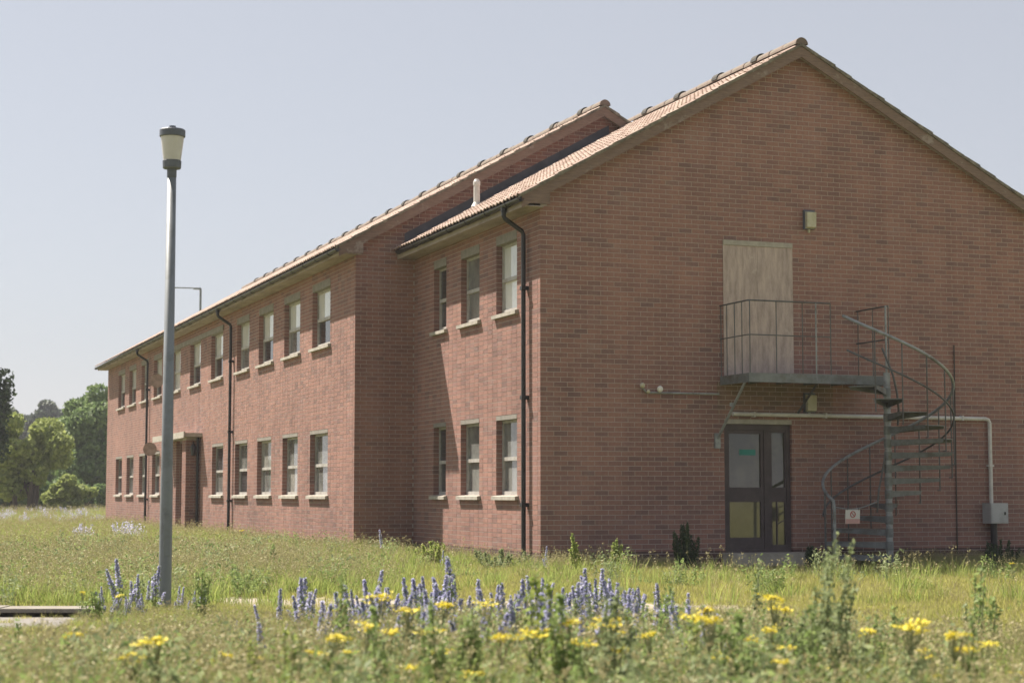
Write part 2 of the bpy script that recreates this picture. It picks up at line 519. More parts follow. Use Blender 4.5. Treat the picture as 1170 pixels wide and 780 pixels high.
def g_range(z):      # near gable: extent of a course under the roof line
    zz = z + 0.06
    return (max(0.0, RX - (8.40 - zz) / SL), min(XR, RX + (8.40 - zz) / SRT))
def w_range(z):
    zz = z + 0.06
    return (max(0.0, RXW - (8.66 - zz) / SL - X1), min(XRW - X1, RXW + (8.66 - zz) / SL - X1))

gable_wall = backing('gable_wall', (0, 0, 0), (1, 0, 0), (0, -1, 0), XR, 5.5, op_gable, [(0.004, 5.5), (XR, 5.5), (XR, zb(XR) - 0.03), (RX, 8.36), (0.004, zb(0) - 0.03)], 0.004, bld)
side_wall = backing('side_wall', (0, 0, 0), (0, 1, 0), (-1, 0, 0), Y1, 5.6, op_front, None, 0.006, bld)
wing_gable = backing('wing_gable_wall', (X1, Y1, 0), (1, 0, 0), (0, -1, 0), XRW - X1, 5.5, [], [(0.004, 5.5), (XRW - X1, 5.5), (XRW - X1, zbw(XRW) - 0.03), (RXW - X1, 8.62), (0.004, zbw(X1) - 0.03)], 0.004, bld)
wing_wall = backing('wing_wall', (X1, Y1, 0), (0, 1, 0), (-1, 0, 0), YE - Y1, 5.6, op_wing, None, 0.006, bld)
mb = MB()
mb.box(XR - 0.1, XR, 0.1, Y1, -0.2, 5.85); mb.build('right_wall', M['brick'], bld); mb = MB()
mb.box(XRW - 0.1, XRW + 0.002, Y1 + 0.1, YE, -0.2, 5.8); mb.build('right_wall', M['brick'], bld); mb = MB()
mb.prism([(X1 + 0.1, -0.2), (XRW, -0.2), (XRW, zbw(XRW) - 0.05), (RXW, 8.6), (X1 + 0.1, zbw(X1) - 0.05)], 'y', YE - 0.1, YE)
mb.build('rear_wall', M['brick'], bld)

gb = lay((0, 0, 0), (1, 0, 0), (0, -1, 0), XR, 8.36, op_gable, 0.0, 0.1125, urange=lambda z: (max(g_range(z)[0], 0.0), g_range(z)[1]))
# alternate courses of the corner belong to the side wall
gb = [b for b in gb if not (round((b[5] - 0.005 + 0.075) / 0.075) % 2 == 1 and b[4] < 0.1126)]
gb = [b if not (round((b[5] + 0.07) / 0.075) % 2 == 1 and b[3] < 0.1125) else b[:3] + (0.1125,) + b[4:] for b in gb]
sb = lay((0, 0, 0), (0, 1, 0), (-1, 0, 0), Y1, 5.58, op_front, 0.1125, 0.0)
wg = lay((X1, Y1, 0), (1, 0, 0), (0, -1, 0), XRW - X1, 8.62, [], 0.0, 0.1125, urange=w_range,
         keep=lambda u, z: u + X1 < 0.0 or z > zb(u + X1) - 0.15)
wg = [b for b in wg if not (round((b[5] + 0.07) / 0.075) % 2 == 1 and b[4] < 0.1126)]
wg = [b if not (round((b[5] + 0.07) / 0.075) % 2 == 1 and b[3] < 0.1125) else b[:3] + (0.1125,) + b[4:] for b in wg]
ww = lay((X1, Y1, 0), (0, 1, 0), (-1, 0, 0), YE - Y1, 5.58, op_wing, 0.1125, 0.0)
# entrance recess: the far cheek wall and the pier beside the opening
rec = lay((X1, PORCH[1], 0), (1, 0, 0), (0, -1, 0), 1.6, 2.62, [], 0.1125, 0.1125)

full = sorted([b for b in gb if abs(b[4] - b[3] - BL) < 1e-4 and b[5] > 0.3],
              key=lambda b: (Vector((b[3], 0, b[5])) - EYE).length)[:300]
fullset = set(id(b) for b in full)
bm = MB(); bm.box(0, BL, 0, BD, 0, BH)
brick_me = bm.mesh('brick', M['brick'])
for b in full:
    link('brick', brick_me, gable_wall, loc=(b[3], -b[7], b[5]))
rest = [b for b in gb if id(b) not in fullset] + sb + wg + ww + rec
def brick_arrays(bs):
    N = len(bs)
    O = np.array([b[0] for b in bs], float); u = np.array([b[1] for b in bs], float); n = np.array([b[2] for b in bs], float)
    a, b_, z0, z1, p = (np.array([b[i] for b in bs], float)[:, None] for i in (3, 4, 5, 6, 7))
    zz = np.array([[0, 0, 1.0]])
    c = []
    for z in (z0, z1):
        for uu, d in ((a, p), (b_, p), (b_, p * 0 - BD), (a, p * 0 - BD)):
            c.append(O + u * uu + n * d + zz * z)
    V = np.stack(c, 1).reshape(-1, 3)
    fq = np.array([(0, 3, 2, 1), (4, 5, 6, 7), (0, 1, 5, 4), (1, 2, 6, 5), (2, 3, 7, 6), (3, 0, 4, 7)])
    F = (np.arange(N)[:, None, None] * 8 + fq[None]).reshape(-1, 4)
    return V, F
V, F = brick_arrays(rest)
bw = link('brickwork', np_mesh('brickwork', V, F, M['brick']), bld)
tag(bw, 'red and brown facing bricks of the walls', kind='stuff')

# ---- windows
def window_meshes(w, h, lint):
    fr = MB(); t = 0.04
    fr.box(0.103, 0.16, -0.02, t, -0.01, h + 0.02); fr.box(0.103, 0.16, w - t, w + 0.02, -0.01, h + 0.02)
    fr.box(0.105, 0.158, t, w - t, h - t, h + 0.02); fr.box(0.092, 0.158, t, w - t, -0.01, 0.065)
    zm = h * 0.485
    fr.box(0.092, 0.156, t, w - t, zm - 0.03, zm + 0.03)
    fr.box(0.112, 0.15, t, t + 0.022, 0.065, zm - 0.032); fr.box(0.112, 0.15, w - t - 0.022, w - t, 0.065, zm - 0.032)
    up = MB(); up.box(0.128, 0.134, t, w - t, zm + 0.03, h - t)
    lo = MB(); lo.box(0.138, 0.144, t, w - t, 0.06, zm - 0.03)
    si = MB(); si.prism([(-0.065, -0.075), (0.13, -0.075), (0.13, 0.004), (0.06, 0.004), (-0.065, -0.018)], 'y', -0.075, w + 0.075)
    li = MB(); li.box(-0.005, 0.12, 0.003, w - 0.003, h + 0.002, h + lint - 0.004)
    return fr, up, lo, si, li
wcache = {}
def window(xw, y0, y1, row, gu, gl):
    z0, zt, zl = WZ[row]; w = round(y1 - y0, 3); key = (w, row)
    if key not in wcache:
        fr, up, lo, si, li = window_meshes(w, zt - z0, zl - zt)
        wcache[key] = (fr.mesh('window', M['frame']), up, lo, si.mesh('sill', M['concrete']), li.mesh('lintel', M['lintel']), {})
    fr, up, lo, si, li, pc = wcache[key]
    for nm, mbx, gm in (('u', up, gu), ('l', lo, gl)):
        if (nm, gm) not in pc: pc[(nm, gm)] = mbx.mesh('pane', M[gm])
    o = link('window', fr, bld, loc=(xw, y0, z0))
    link('pane', pc[('u', gu)], o); link('pane', pc[('l', gl)], o)
    link('sill', si, o); link('lintel', li, o)
    return o
for (a, b), gu, gl in zip(front_w, ('g_pale', 'g_mid', 'g_dark'), ('g_pale', 'g_mid', 'g_dark')): window(0, a, b, 0, gu, gl)
for (a, b), gu, gl in zip(front_w, ('g_mid', 'g_mid', 'g_dark'), ('g_mid', 'g_mid', 'g_dark')): window(0, a, b, 1, gu, gl)
for i, (a, b) in enumerate(wing_up): window(X1, a, b, 0, 'g_pale', ('g_dark', 'g_mid', 'g_dark', 'g_mid', 'g_dark', 'g_dark', 'g_pale', 'g_dark', 'g_mid', 'g_dark', 'g_dark')[i])
for i, (a, b) in enumerate(wing_lo): window(X1, a, b, 1, ('g_mid', 'g_mid', 'g_curt', 'g_mid', 'g_dark', 'g_mid', 'g_curt', 'g_mid', 'g_dark')[i], ('g_mid', 'g_curt', 'g_mid', 'g_dark', 'g_mid', 'g_dark', 'g_mid', 'g_mid', 'g_dark')[i])
mb = MB(); mb.box(X1 - 0.03, X1 + 0.05, 18.5, 26.2, 5.20, 5.33)
mb.build('concrete_band', M['lintel'], bld)

# ---- roofs: deck, tiles, ridge, verges, boards
TL, TG, TW = 0.42, 0.345, 0.30
def tile_local():
    us = [0, 0.03, 0.055, 0.08, 0.125, 0.165, 0.19, 0.215, 0.245, 0.30]
    hs_ = [0.004, 0.022, 0.03, 0.022, 0.0, 0.0, 0.02, 0.028, 0.02, 0.002]
    v = []
    for a, c0 in ((0.0, 0.036), (0.0, 0.014), (TL, 0.012)):
        for b, h_ in zip(us, hs_): v.append((a, b, c0 + h_))
    n = len(us); f = []
    for i in range(n - 1):
        f.append((i, i + 1, 2 * n + i + 1, 2 * n + i)[::-1])
        f.append((n + i, n + i + 1, i + 1, i)[::-1])
    return np.array(v), np.array(f)
TV, TF = tile_local()
def slope_tiles(x_eave, ridge_x, sl, zfun, y0, y1):
    """matrix for every tile of one slope"""
    sgn = 1 if ridge_x > x_eave else -1
    L = abs(ridge_x - x_eave) * math.hypot(1, sl)
    A = Vector((sgn, 0, sl)).normalized(); B = Vector((0, sgn, 0)); Cn = A.cross(B)
    out = []
    rows = int(math.ceil((L - 0.08) / TG)); cols = int(round((y1 - y0) / TW)); w = (y1 - y0) / cols
    base = Vector((x_eave, y0 if sgn > 0 else y1, zfun(x_eave)))
    for r in range(rows):
        for c in range(cols):
            j = Vector((random.uniform(-.004, .004), 0, 0))
            p = base + A * (min(r * TG, L - TL + 0.02) + random.uniform(-.004, .004)) + B * (c * w) + Cn * random.uniform(0, .004)
            m = Matrix(((A.x, B.x * w / TW, Cn.x, p.x), (A.y, B.y * w / TW, Cn.y, p.y), (A.z, B.z * w / TW, Cn.z, p.z), (0, 0, 0, 1)))
            out.append(m)
    return out
def deck(name, ridge_x, zr, xl, zl, xr, zr2, y0, y1):
    mb = MB(); t = 0.05
    mb.prism([(xl, zl - t), (xl, zl), (ridge_x, zr), (xr, zr2), (xr, zr2 - t), (ridge_x, zr - t)], 'y', y0, y1)
    return mb.build(name, M['verge'], bld)
roof_n = deck('roof', RX, 8.40, -0.37, zb(-0.37), XR + 0.4, zb(XR + 0.4), -0.19, Y1 - 0.012)
roof_w = deck('roof', RXW, 8.66, X1 - 0.37, zbw(X1 - 0.37), XRW + 0.4, zbw(XRW + 0.4), Y1 - 0.19, YE + 0.25)
tn = slope_tiles(-0.405, RX, SL, zb, -0.215, Y1 - 0.01)
tw = slope_tiles(X1 - 0.405, RXW, SL, zbw, Y1 - 0.215, YE + 0.27)
tr_ = slope_tiles(XR + 0.43, RX, SRT, zb, -0.215, Y1 - 0.01) + [m for m in slope_tiles(XRW + 0.43, RXW, SL, zbw, Y1 - 0.215, YE + 0.27)]
tn.sort(key=lambda m: (m.to_translation() - EYE).length)
tile_me = np_mesh('roof_tile', TV, TF, M['tile'])
for m in tn[:300]:
    o = link('roof_tile', tile_me, roof_n); o.matrix_basis = m
rest_t = tn[300:] + tw + tr_
mats = np.array([[list(r) for r in m] for m in rest_t])
V = np.einsum('nij,kj->nki', mats[:, :3, :3], TV) + mats[:, None, :3, 3]
F = (np.arange(len(rest_t))[:, None, None] * len(TV) + TF[None]).reshape(-1, 4)
tag(link('roof_tiling', np_mesh('roof_tiling', V.reshape(-1, 3), F, M['tile']), bld), 'pinkish brown interlocking roof tiles', kind='stuff')

def half_round(r, length, th=0.018, seg=10):
    mb = MB(); pts = []
    for k in range(seg + 1):
        a = math.pi * k / seg; pts.append((r * math.cos(a), r * math.sin(a)))
    for k in range(seg, -1, -1):
        a = math.pi * k / seg; pts.append(((r - th) * math.cos(a), (r - th) * math.sin(a)))
    mb.prism(pts, 'y', 0, length)
    return mb
rt = half_round(0.115, 0.44).mesh('ridge_tile', M['ridge'])
cap = MB(); cap.prism([(0.11 * math.cos(math.pi * k / 10), 0.11 * math.sin(math.pi * k / 10)) for k in range(11)], 'y', 0, 0.02)
cap_me = cap.mesh('ridge_end', M['ridge'])
def ridge(x, z, y0, y1, parent, vents):
    y = y0
    while y < y1 - 0.1:
        link('ridge_tile', rt, parent, loc=(x + random.uniform(-.006, .006), y, z + random.uniform(-.006, .006)), rot=(random.uniform(-.006, .006), 0, 0))
        y += 0.45
    link('ridge_end', cap_me, parent, loc=(x, y0 + 0.004, z))
    vm = half_round(0.133, 0.20, 0.05).mesh('ridge_vent', M['vent'])
    for v in vents: link('ridge_vent', vm, parent, loc=(x, v, z + 0.02), rot=(0.02, 0, 0))
ridge(RX, 8.425, -0.22, Y1 - 0.02, roof_n, [1.10, 2.55, 4.10, 5.52])
ridge(RXW, 8.685, Y1 - 0.22, YE + 0.25, roof_w, [7.1 + 1.5 * i for i in range(21)])

def board(name, x0, x1, zf, top, bot, y0, y1, mat, parent):
    mb = MB(); mb.prism([(x0, zf(x0) + bot), (x1, zf(x1) + bot), (x1, zf(x1) + top), (x0, zf(x0) + top)], 'y', y0, y1)
    return mb.build(name, mat, parent)
for (zf, xl, xm, xr, y, par) in ((zb, -0.40, RX, XR + 0.36, 0.0, roof_n), (zbw, X1 - 0.40, RXW, XRW + 0.36, Y1, roof_w)):
    board('bargeboard', xl + 0.03, xm - 0.001, zf, -0.008, -0.185, y - 0.20, y - 0.175, M['barge'], par)
    board('bargeboard', xm + 0.001, xr, zf, -0.008, -0.185, y - 0.20, y - 0.175, M['barge'], par)
    for (xs, sg_, sl) in ((xl - 0.005, 1, SL), (xr + 0.07, -1, SRT if zf is zb else SL)):     # stepped tile ends bedded in mortar
        n_ = int(abs(xm - xs) * math.hypot(1, sl) / TG); dx = abs(xm - xs) / n_
        lo_, hi_ = [], []
        for q in range(n_):
            xa, xb2 = xs + sg_ * q * dx, xs + sg_ * (q + 1) * dx
            hi_ += [(xa, zf(xa) + 0.054 + 0.006 * ((q * 7) % 3 - 1)), (xb2 - sg_ * 0.001, zf(xb2) + 0.038)]
        poly = hi_ + [(xm, zf(xm) - 0.004), (xs, zf(xs) - 0.004)]
        mb = MB()
        for q in range(n_):
            mb.prism([hi_[2 * q], hi_[2 * q + 1], (hi_[2 * q + 1][0], zf(hi_[2 * q + 1][0]) - 0.006), (hi_[2 * q][0], zf(hi_[2 * q][0]) - 0.006)], 'y', y - 0.222 - 0.006 * (q % 3), y - 0.10)
        mb.build('verge', M['verge'], par)
    board('verge_soffit', xl + 0.45, xm, zf, -0.10, -0.125, y - 0.174, y - 0.0065, M['soffit'], par)
    board('verge_soffit', xm, xr, zf, -0.10, -0.125, y - 0.174, y - 0.0065, M['soffit'], par)
    x0 = xl + 0.40                                       # wall line
    mb = MB()
    mb.prism([(x0 - 0.33, 5.545), (x0 + 0.09, 5.545), (x0 + 0.09, zf(x0 + 0.09) - 0.187), (x0 - 0.33, zf(x0 - 0.33) - 0.06)], 'y', y - 0.196, y - 0.172)
    mb.build('box_end', M['barge'], par)
# eaves
for (x0, ya, yb, par, zs) in ((0.0, -0.17, Y1 - 0.02, roof_n, 5.50), (X1, Y1 - 0.17, YE + 0.2, roof_w, 5.53)):
    mb = MB(); mb.box(x0 - 0.325, x0 - 0.0045, ya, yb, zs, zs + 0.018); mb.build('soffit', M['soffit'], par)
    mb = MB(); mb.box(x0 - 0.345, x0 - 0.325, ya, yb, zs - 0.01, 5.655); mb.build('fascia', M['soffit'], par)
    gx, gz, gr = x0 - 0.402, 5.612, 0.055
    mb = MB(); pts = [(gx + gr * math.cos(a), gz + gr * math.sin(a)) for a in [math.pi + math.pi * k / 8 for k in range(9)]]
    pts += [(gx + (gr - .007) * math.cos(a), gz + (gr - .007) * math.sin(a)) for a in [2 * math.pi - math.pi * k / 8 for k in range(9)]]
    ge = yb - (0.28 if x0 == 0 else -0.02)
    mb.prism(pts, 'y', ya - 0.05, ge)
    gut = mb.build('gutter', M['black'], par if False else bld)
    br = MB(); br.prism([(gx + (gr + .008) * math.cos(a), gz + (gr + .008) * math.sin(a)) for a in [math.pi + math.pi * k / 8 for k in range(9)]], 'y', 0, 0.05)
    brm = br.mesh('gutter_bracket', M['black'])
    y = ya + 0.5
    while y < ge - 0.1:
        link('gutter_bracket', brm, gut, loc=(0, y, -0.002)); y += 0.95
    ec = MB(); ec.prism([(gx + (gr + .006) * math.cos(a), gz + (gr + .006) * math.sin(a)) for a in [math.pi + math.pi * k / 8 for k in range(9)]], 'y', 0, 0.03)
    link('gutter_end', ec.mesh('gutter_end', M['black']), gut, loc=(0, ge - 0.01, 0))
def downpipe(x0, y):
    mb = MB(); gx = x0 - 0.402
    mb.tube([(gx, y, 5.57), (gx, y, 5.44), (gx + 0.02, y, 5.40), (x0 - 0.10, y, 5.22), (x0 - 0.075, y, 5.16), (x0 - 0.075, y, 0.12)], 0.036, 10)
    mb.tube([(gx, y, 5.585), (gx, y, 5.50)], 0.045, 10)
    o = mb.build('downpipe', M['black'], bld, smooth=False)
    for z in (4.3, 2.6, 0.95):
        c = MB(); c.box(x0 - 0.12, x0 - 0.002, y - 0.045, y + 0.045, z, z + 0.06); c.build('pipe_clip', M['black'], o)
downpipe(0.0, 0.52); downpipe(X1, 17.3); downpipe(X1, 29.85)

# lead flashing where the near roof runs into the wing's gable, soil vent pipe
mb = MB()
n_st = 18
for i in range(n_st):
    xa, xb_ = -0.2 + i * 0.26, -0.2 + (i + 1) * 0.26
    if xb_ > 4.3: break
    top_ = max(0.04, min(0.24, zbw(xb_) - 0.135 - zb(xb_)))
    mb.prism([(xa, zb(xa) + 0.02), (xb_ + 0.012, zb(xb_) + 0.02), (xb_ + 0.012, zb(xb_) + top_), (xa, zb(xa) + top_)], 'y', Y1 - 0.012 - 0.0015 * (i % 2), Y1 - 0.004)
mb.build('lead_flashing', M['lead'], bld)
mb = MB(); zv = zb(1.0)
mb.lathe([(0.11, 0.0), (0.06, 0.09), (0.058, 0.40), (0.068, 0.41), (0.068, 0.47), (0.04, 0.52), (0.0, 0.53)], (1.0, 5.75, zv + 0.03), 14)
mb.build('soil_vent', M['pipe_white'], bld, smooth=False)

# ---- gable doors
fr = MB(); a, b, z0, z1 = GD_LO; dz = 2.25
fr.box(a, a + 0.06, 0.06, 0.14, z0, dz); fr.box(b - 0.07, b, 0.06, 0.14, z0, dz); fr.box(a + 0.06, b - 0.07, 0.06, 0.14, dz - 0.09, dz)
fr.box(3.855, 3.955, 0.058, 0.138, z0, dz - 0.09)
fr.box(a + 0.06, b - 0.07, 0.062, 0.142, z0, z0 + 0.05)
door = fr.build('door', M['door'], bld)
lf = MB()       # leaf and side light rails round the four panes
lf.box(a + 0.063, 3.19 + 0.05, 0.072, 0.12, z0 + 0.05, dz - 0.092); lf.box(3.80, 3.853, 0.072, 0.12, z0 + 0.05, dz - 0.092)
for (p, q) in ((3.24, 3.80),):
    lf.box(p, q, 0.072, 0.12, z0 + 0.05, 0.46); lf.box(p, q, 0.072, 0.12, 1.02, 1.25); lf.box(p, q, 0.072, 0.12, 2.10, dz - 0.092)
lf.build('leaf', M['door'], door)
sl_ = MB(); sl_.box(3.957, 4.0, 0.072, 0.12, z0 + 0.05, dz - 0.092); sl_.box(4.235, b - 0.072, 0.072, 0.12, z0 + 0.05, dz - 0.092)
sl_.box(4.0, 4.235, 0.072, 0.12, 1.02, 1.25); sl_.box(4.0, 4.235, 0.072, 0.12, z0 + 0.05, 0.34); sl_.box(4.0, 4.235, 0.072, 0.12, 2.12, dz - 0.092)
sl_.box(4.085, 4.10, 0.08, 0.11, 0.34, 1.02)
sl_.build('side_light', M['door'], door)
for (p, q, r, s_, g_) in ((3.24, 3.80, 1.25, 2.10, 'g_door'), (3.24, 3.80, 0.46, 1.02, 'g_door_low'), (4.0, 4.235, 1.25, 2.12, 'g_door'), (4.0, 4.235, 0.34, 1.02, 'g_door_low')):
    mb = MB(); mb.box(p, q, 0.098, 0.104, r, s_); mb.build('pane', M[g_], door)
mb = MB(); mb.box(3.43, 3.72, 0.090, 0.097, 1.76, 1.85); mb.build('notice', M['teal'], door)
mb = MB(); mb.tube([(4.10, 0.094, 0.66), (4.16, 0.094, 0.70), (4.235, 0.094, 0.73)], 0.008, 6); mb.build('stay', M['door'], door)
mb = MB(); mb.box(a + 0.003, b - 0.003, -0.006, 0.11, 2.252, 2.322); mb.build('door_lintel', M['concrete'], bld)
mb = MB(); mb.box(a - 0.05, b + 0.12, -0.32, 0.12, -0.1, 0.222); mb.build('doorstep', M['concrete'], bld)
a, b, z0, z1 = GD_UP
bd = empty('boarded_doorway', (0, 0, 0), bld)
for (p, q, d) in ((a - 0.012, a + 0.60, 0.0), (a + 0.602, b + 0.012, 0.0012)):
    mb = MB(); mb.box(p, q, -0.016 - d, -0.004, 2.99, 5.098); mb.build('plywood_board', M['ply'], bd)
mb = MB(); mb.box(a - 0.01, b + 0.01, -0.03, 0.1, 5.10, 5.18); mb.build('door_lintel', M['concrete'], bd)

# ---- entrance recess on the long side
por = empty('entrance_porch', (X1, PORCH[0], 0), bld)
def lb(name, x0, x1, y0, y1, z0, z1, mat):
    mb = MB(); mb.box(x0 - X1, x1 - X1, y0 - PORCH[0], y1 - PORCH[0], z0, z1); return mb.build(name, mat, por)
lb('canopy', X1 - 0.46, X1 + 0.1, 21.15, 26.0, 2.63, 2.73, M['concrete'])
lb('canopy_lip', X1 - 0.50, X1 - 0.462, 21.1, 26.05, 2.60, 2.76, M['concrete'])
pier = lay((X1 - 0.36, 21.5, 0), (1, 0, 0), (0, -1, 0), 0.355, 2.62, [], 0.0, 0.1125) + lay((X1 - 0.36, 21.5, 0), (0, 1, 0), (-1, 0, 0), 0.56, 2.62, [], 0.1125, 0.0)
V, F = brick_arrays(pier)
V[:, 0] -= X1; V[:, 1] -= PORCH[0]
link('pier', np_mesh('pier', V, F, M['brick']), por)
lb('pier_core', X1 - 0.35, X1 + 0.02, 21.51, 22.05, -0.1, 2.62, M['mortar'])
lb('recess_back', X1 + 1.6, X1 + 1.7, 21.9, 25.2, -0.1, 2.7, M['g_dark'])
lb('recess_side', X1 + 0.1, X1 + 1.6, PORCH[1] + 0.009, PORCH[1] + 0.1, -0.1, 2.7, M['mortar'])
lb('recess_ceiling', X1 + 0.1, X1 + 1.65, 22.0, 25.1, 2.63, 2.66, M['soffit'])
lb('threshold', X1 - 0.45, X1 + 1.6, 22.1, 25.0, -0.1, 0.14, M['concrete'])
mb = MB(); mb.tube([(-0.07, -0.70, 2.62), (-0.07, -0.70, 0.05)], 0.035, 8); mb.build('porch_pipe', M['black'], por)

# ------------------------------------------------------------------ spiral fire-escape stair
PX, PY, RS = 5.40, -1.12, 1.00
stair = tag(empty('spiral_staircase', (PX, PY, 0)), 'grey steel spiral fire escape stair with landing at the boarded upper door', 'staircase')
def pol(r, deg, z): return (r * math.cos(math.radians(deg)), r * math.sin(math.radians(deg)), z)
mb = MB(); mb.tube([(0, 0, -0.1), (0, 0, 3.04)], 0.052, 14); mb.tube([(0, 0, 3.0), (0, 0, 4.10)], 0.017, 8)
pole = mb.build('centre_pole', M['steel'], stair)
RISE = 0.199
def ang(i): return 85 - 22.9 * (i - 4)
for i in range(1, 15):                                  # treads: collar on the pole, wedge plate, turned-down edges
    mb = MB(); z = RISE * i; a0, a1 = ang(i) - 13.5, ang(i) + 13.5
    mb.tube([(0, 0, z - 0.12), (0, 0, z + 0.012)], 0.062, 12)
    n = 6
    top = [pol(0.055, a0, z), pol(0.055, a1, z)] + [pol(RS, a1 + (a0 - a1) * k / n, z) for k in range(n + 1)]
    bot = [(x, y, z - 0.012) for x, y, z in top]; k = len(top)
    mb.add(top + bot, [tuple(range(k - 1, -1, -1)), tuple(range(k, 2 * k))] + [(j, (j + 1) % k, k + (j + 1) % k, k + j) for j in range(k)])
    for aa in (a0 + 1.0, a1 - 1.0):
        p, q = Vector(pol(0.058, aa, 0)), Vector(pol(RS - 0.02, aa, 0)); d = (q - p).normalized(); nn = Vector((-d.y, d.x, 0)) * 0.004
        vs = [p - nn, p + nn, q + nn, q - nn]
        mb.add([(v.x, v.y, z - 0.012) for v in vs] + [(v.x, v.y, z - (0.10 if j < 2 else 0.055)) for j, v in enumerate(vs)],
               [(0, 1, 2, 3), (7, 6, 5, 4), (0, 4, 5, 1), (1, 5, 6, 2), (2, 6, 7, 3), (3, 7, 4, 0)])
    t = mb.build('tread', M['steel_mid'], stair)
    if 2 <= i <= 13:
        b = MB(); aa = ang(i) - 11
        zt = 1.0 + (187 - aa) / 352 * 2.9
        b.tube([pol(RS + 0.012, aa, z - 0.20), pol(RS + 0.012, aa, zt)], 0.0105, 6)
        b.tube([pol(RS - 0.04, aa, z - 0.19), pol(RS + 0.012, aa, z - 0.19)], 0.009, 5)
        b.build('baluster', M['steel_dark'], stair)
def helix(off, a_from, a_to, r, rad, name, mat, extra_a=(), extra_b=()):
    mb = MB(); n = 60
    pts = list(extra_a) + [pol(r, a_from + (a_to - a_from) * k / n, 1.0 + (187 - (a_from + (a_to - a_from) * k / n)) / 352 * 2.9 + off) for k in range(n + 1)] + list(extra_b)
    mb.tube(pts, rad, 8); return mb.build(name, mat, stair)
helix(0.0, 182, -162, RS + 0.012, 0.025, 'handrail', M['steel'], [pol(RS + 0.01, 183, 0.86), pol(RS + 0.012, 183, 0.95)])
helix(-0.50, 150, -158, RS + 0.012, 0.016, 'mid_rail', M['steel_dark'])
mb = MB(); mb.tube([pol(RS + 0.01, 183, -0.1), pol(RS + 0.01, 183, 0.95)], 0.026, 8); mb.build('newel', M['steel'], stair)
mb = MB(); mb.tube([pol(RS + 0.01, 163, 0.0), pol(RS + 0.01, 163, 1.18)], 0.016, 8); mb.build('baluster', M['steel_dark'], stair)
# inner rail that curls round the pole at the top and the bottom
mb = MB(); mb.tube([pol(0.10, 200, 3.42), pol(0.10, 240, 3.25), pol(0.11, 300, 3.0), pol(0.16, 340, 2.72), pol(0.20, 355, 2.45), pol(0.20, 5, 2.22)], 0.017, 8); mb.build('inner_rail', M['steel_dark'], stair)
mb = MB(); mb.tube([pol(0.06, 190, 1.75), pol(0.12, 190, 1.5), pol(0.2, 188, 1.2), pol(0.23, 186, 0.86)], 0.015, 8); mb.build('inner_rail', M['steel_dark'], stair)
# landing: deck plate on a channel frame
LX0, LX1, LY, LZ = 3.05, 5.56, -0.97, 2.985
def L(x, y, z): return (x - PX, y - PY, z)
mb = MB()
def lbox(mb, x0, x1, y0, y1, z0, z1): mb.box(x0 - PX, x1 - PX, y0 - PY, y1 - PY, z0, z1)
lbox(mb, LX0 + 0.02, LX1 - 0.02, LY + 0.02, -0.012, LZ - 0.014, LZ)
land = mb.build('landing', M['steel_dark'], stair)
mb = MB()
lbox(mb, LX0, LX1, LY, LY + 0.02, LZ - 0.13, LZ + 0.012); lbox(mb, LX0, LX0 + 0.02, LY + 0.021, -0.011, LZ - 0.13, LZ + 0.011)
lbox(mb, LX1 - 0.02, LX1, LY + 0.021, -0.011, LZ - 0.13, LZ + 0.011)
for x in (3.55, 4.05, 4.55, 5.05): lbox(mb, x, x + 0.012, LY + 0.021, -0.012, LZ - 0.10, LZ - 0.015)
mb.build('channel_frame', M['steel_mid'], land)
TOPZ, MIDZ = 4.115, 3.585
def rail(name, pts, r=0.0125, mat='steel_dark'):
    mb = MB(); mb.tube([L(*p) for p in pts], r, 8); return mb.build(name, M[mat], stair)
for z in (TOPZ, MIDZ):
    rail('guard_rail', [(LX0 + 0.01, -0.01, z), (LX0 + 0.01, LY + 0.06, z), (LX0 + 0.05, LY + 0.01, z), (4.50, LY + 0.01, z)], 0.0125 if z == TOPZ else 0.009)
    rail('guard_rail', [(LX1 - 0.01, -0.01, z), (LX1 - 0.01, LY + 0.02, z)], 0.0125, 'steel_dark')
for (x, y) in [(LX0 + 0.01, -0.04), (LX0 + 0.01, -0.24), (LX0 + 0.01, -0.5), (LX0 + 0.01, -0.74), (LX0 + 0.03, LY + 0.012), (3.54, LY + 0.01), (4.0, LY + 0.01), (4.24, LY + 0.01), (4.50, LY + 0.01), (LX1 - 0.01, -0.06), (LX1 - 0.01, -0.5), (LX1 - 0.01, LY + 0.01)]:
    rail('baluster', [(x, y, LZ - 0.08), (x, y, TOPZ)], 0.0085 if (x, y) != (4.24, LY + 0.01) else 0.012, 'steel_dark' if (x, y) != (4.24, LY + 0.01) else 'steel')
mb = MB(); mb.tube([L(LX0 + 0.03, LY + 0.18, LZ - 0.12), L(2.985, -0.045, 2.02)], 0.022, 8); lbox(mb, 2.94, 3.03, -0.05, -0.006, 1.86, 2.10)
mb.tube([L(3.02, -0.45, 2.50), L(3.02, -0.45, 2.56)], 0.03, 6)
mb.build('brace', M['steel'], stair)
mb = MB(); mb.tube([L(4.28, LY + 0.06, LZ - 0.12), L(4.42, -0.03, 2.42)], 0.018, 8); mb.build('brace', M['steel_dark'], stair)
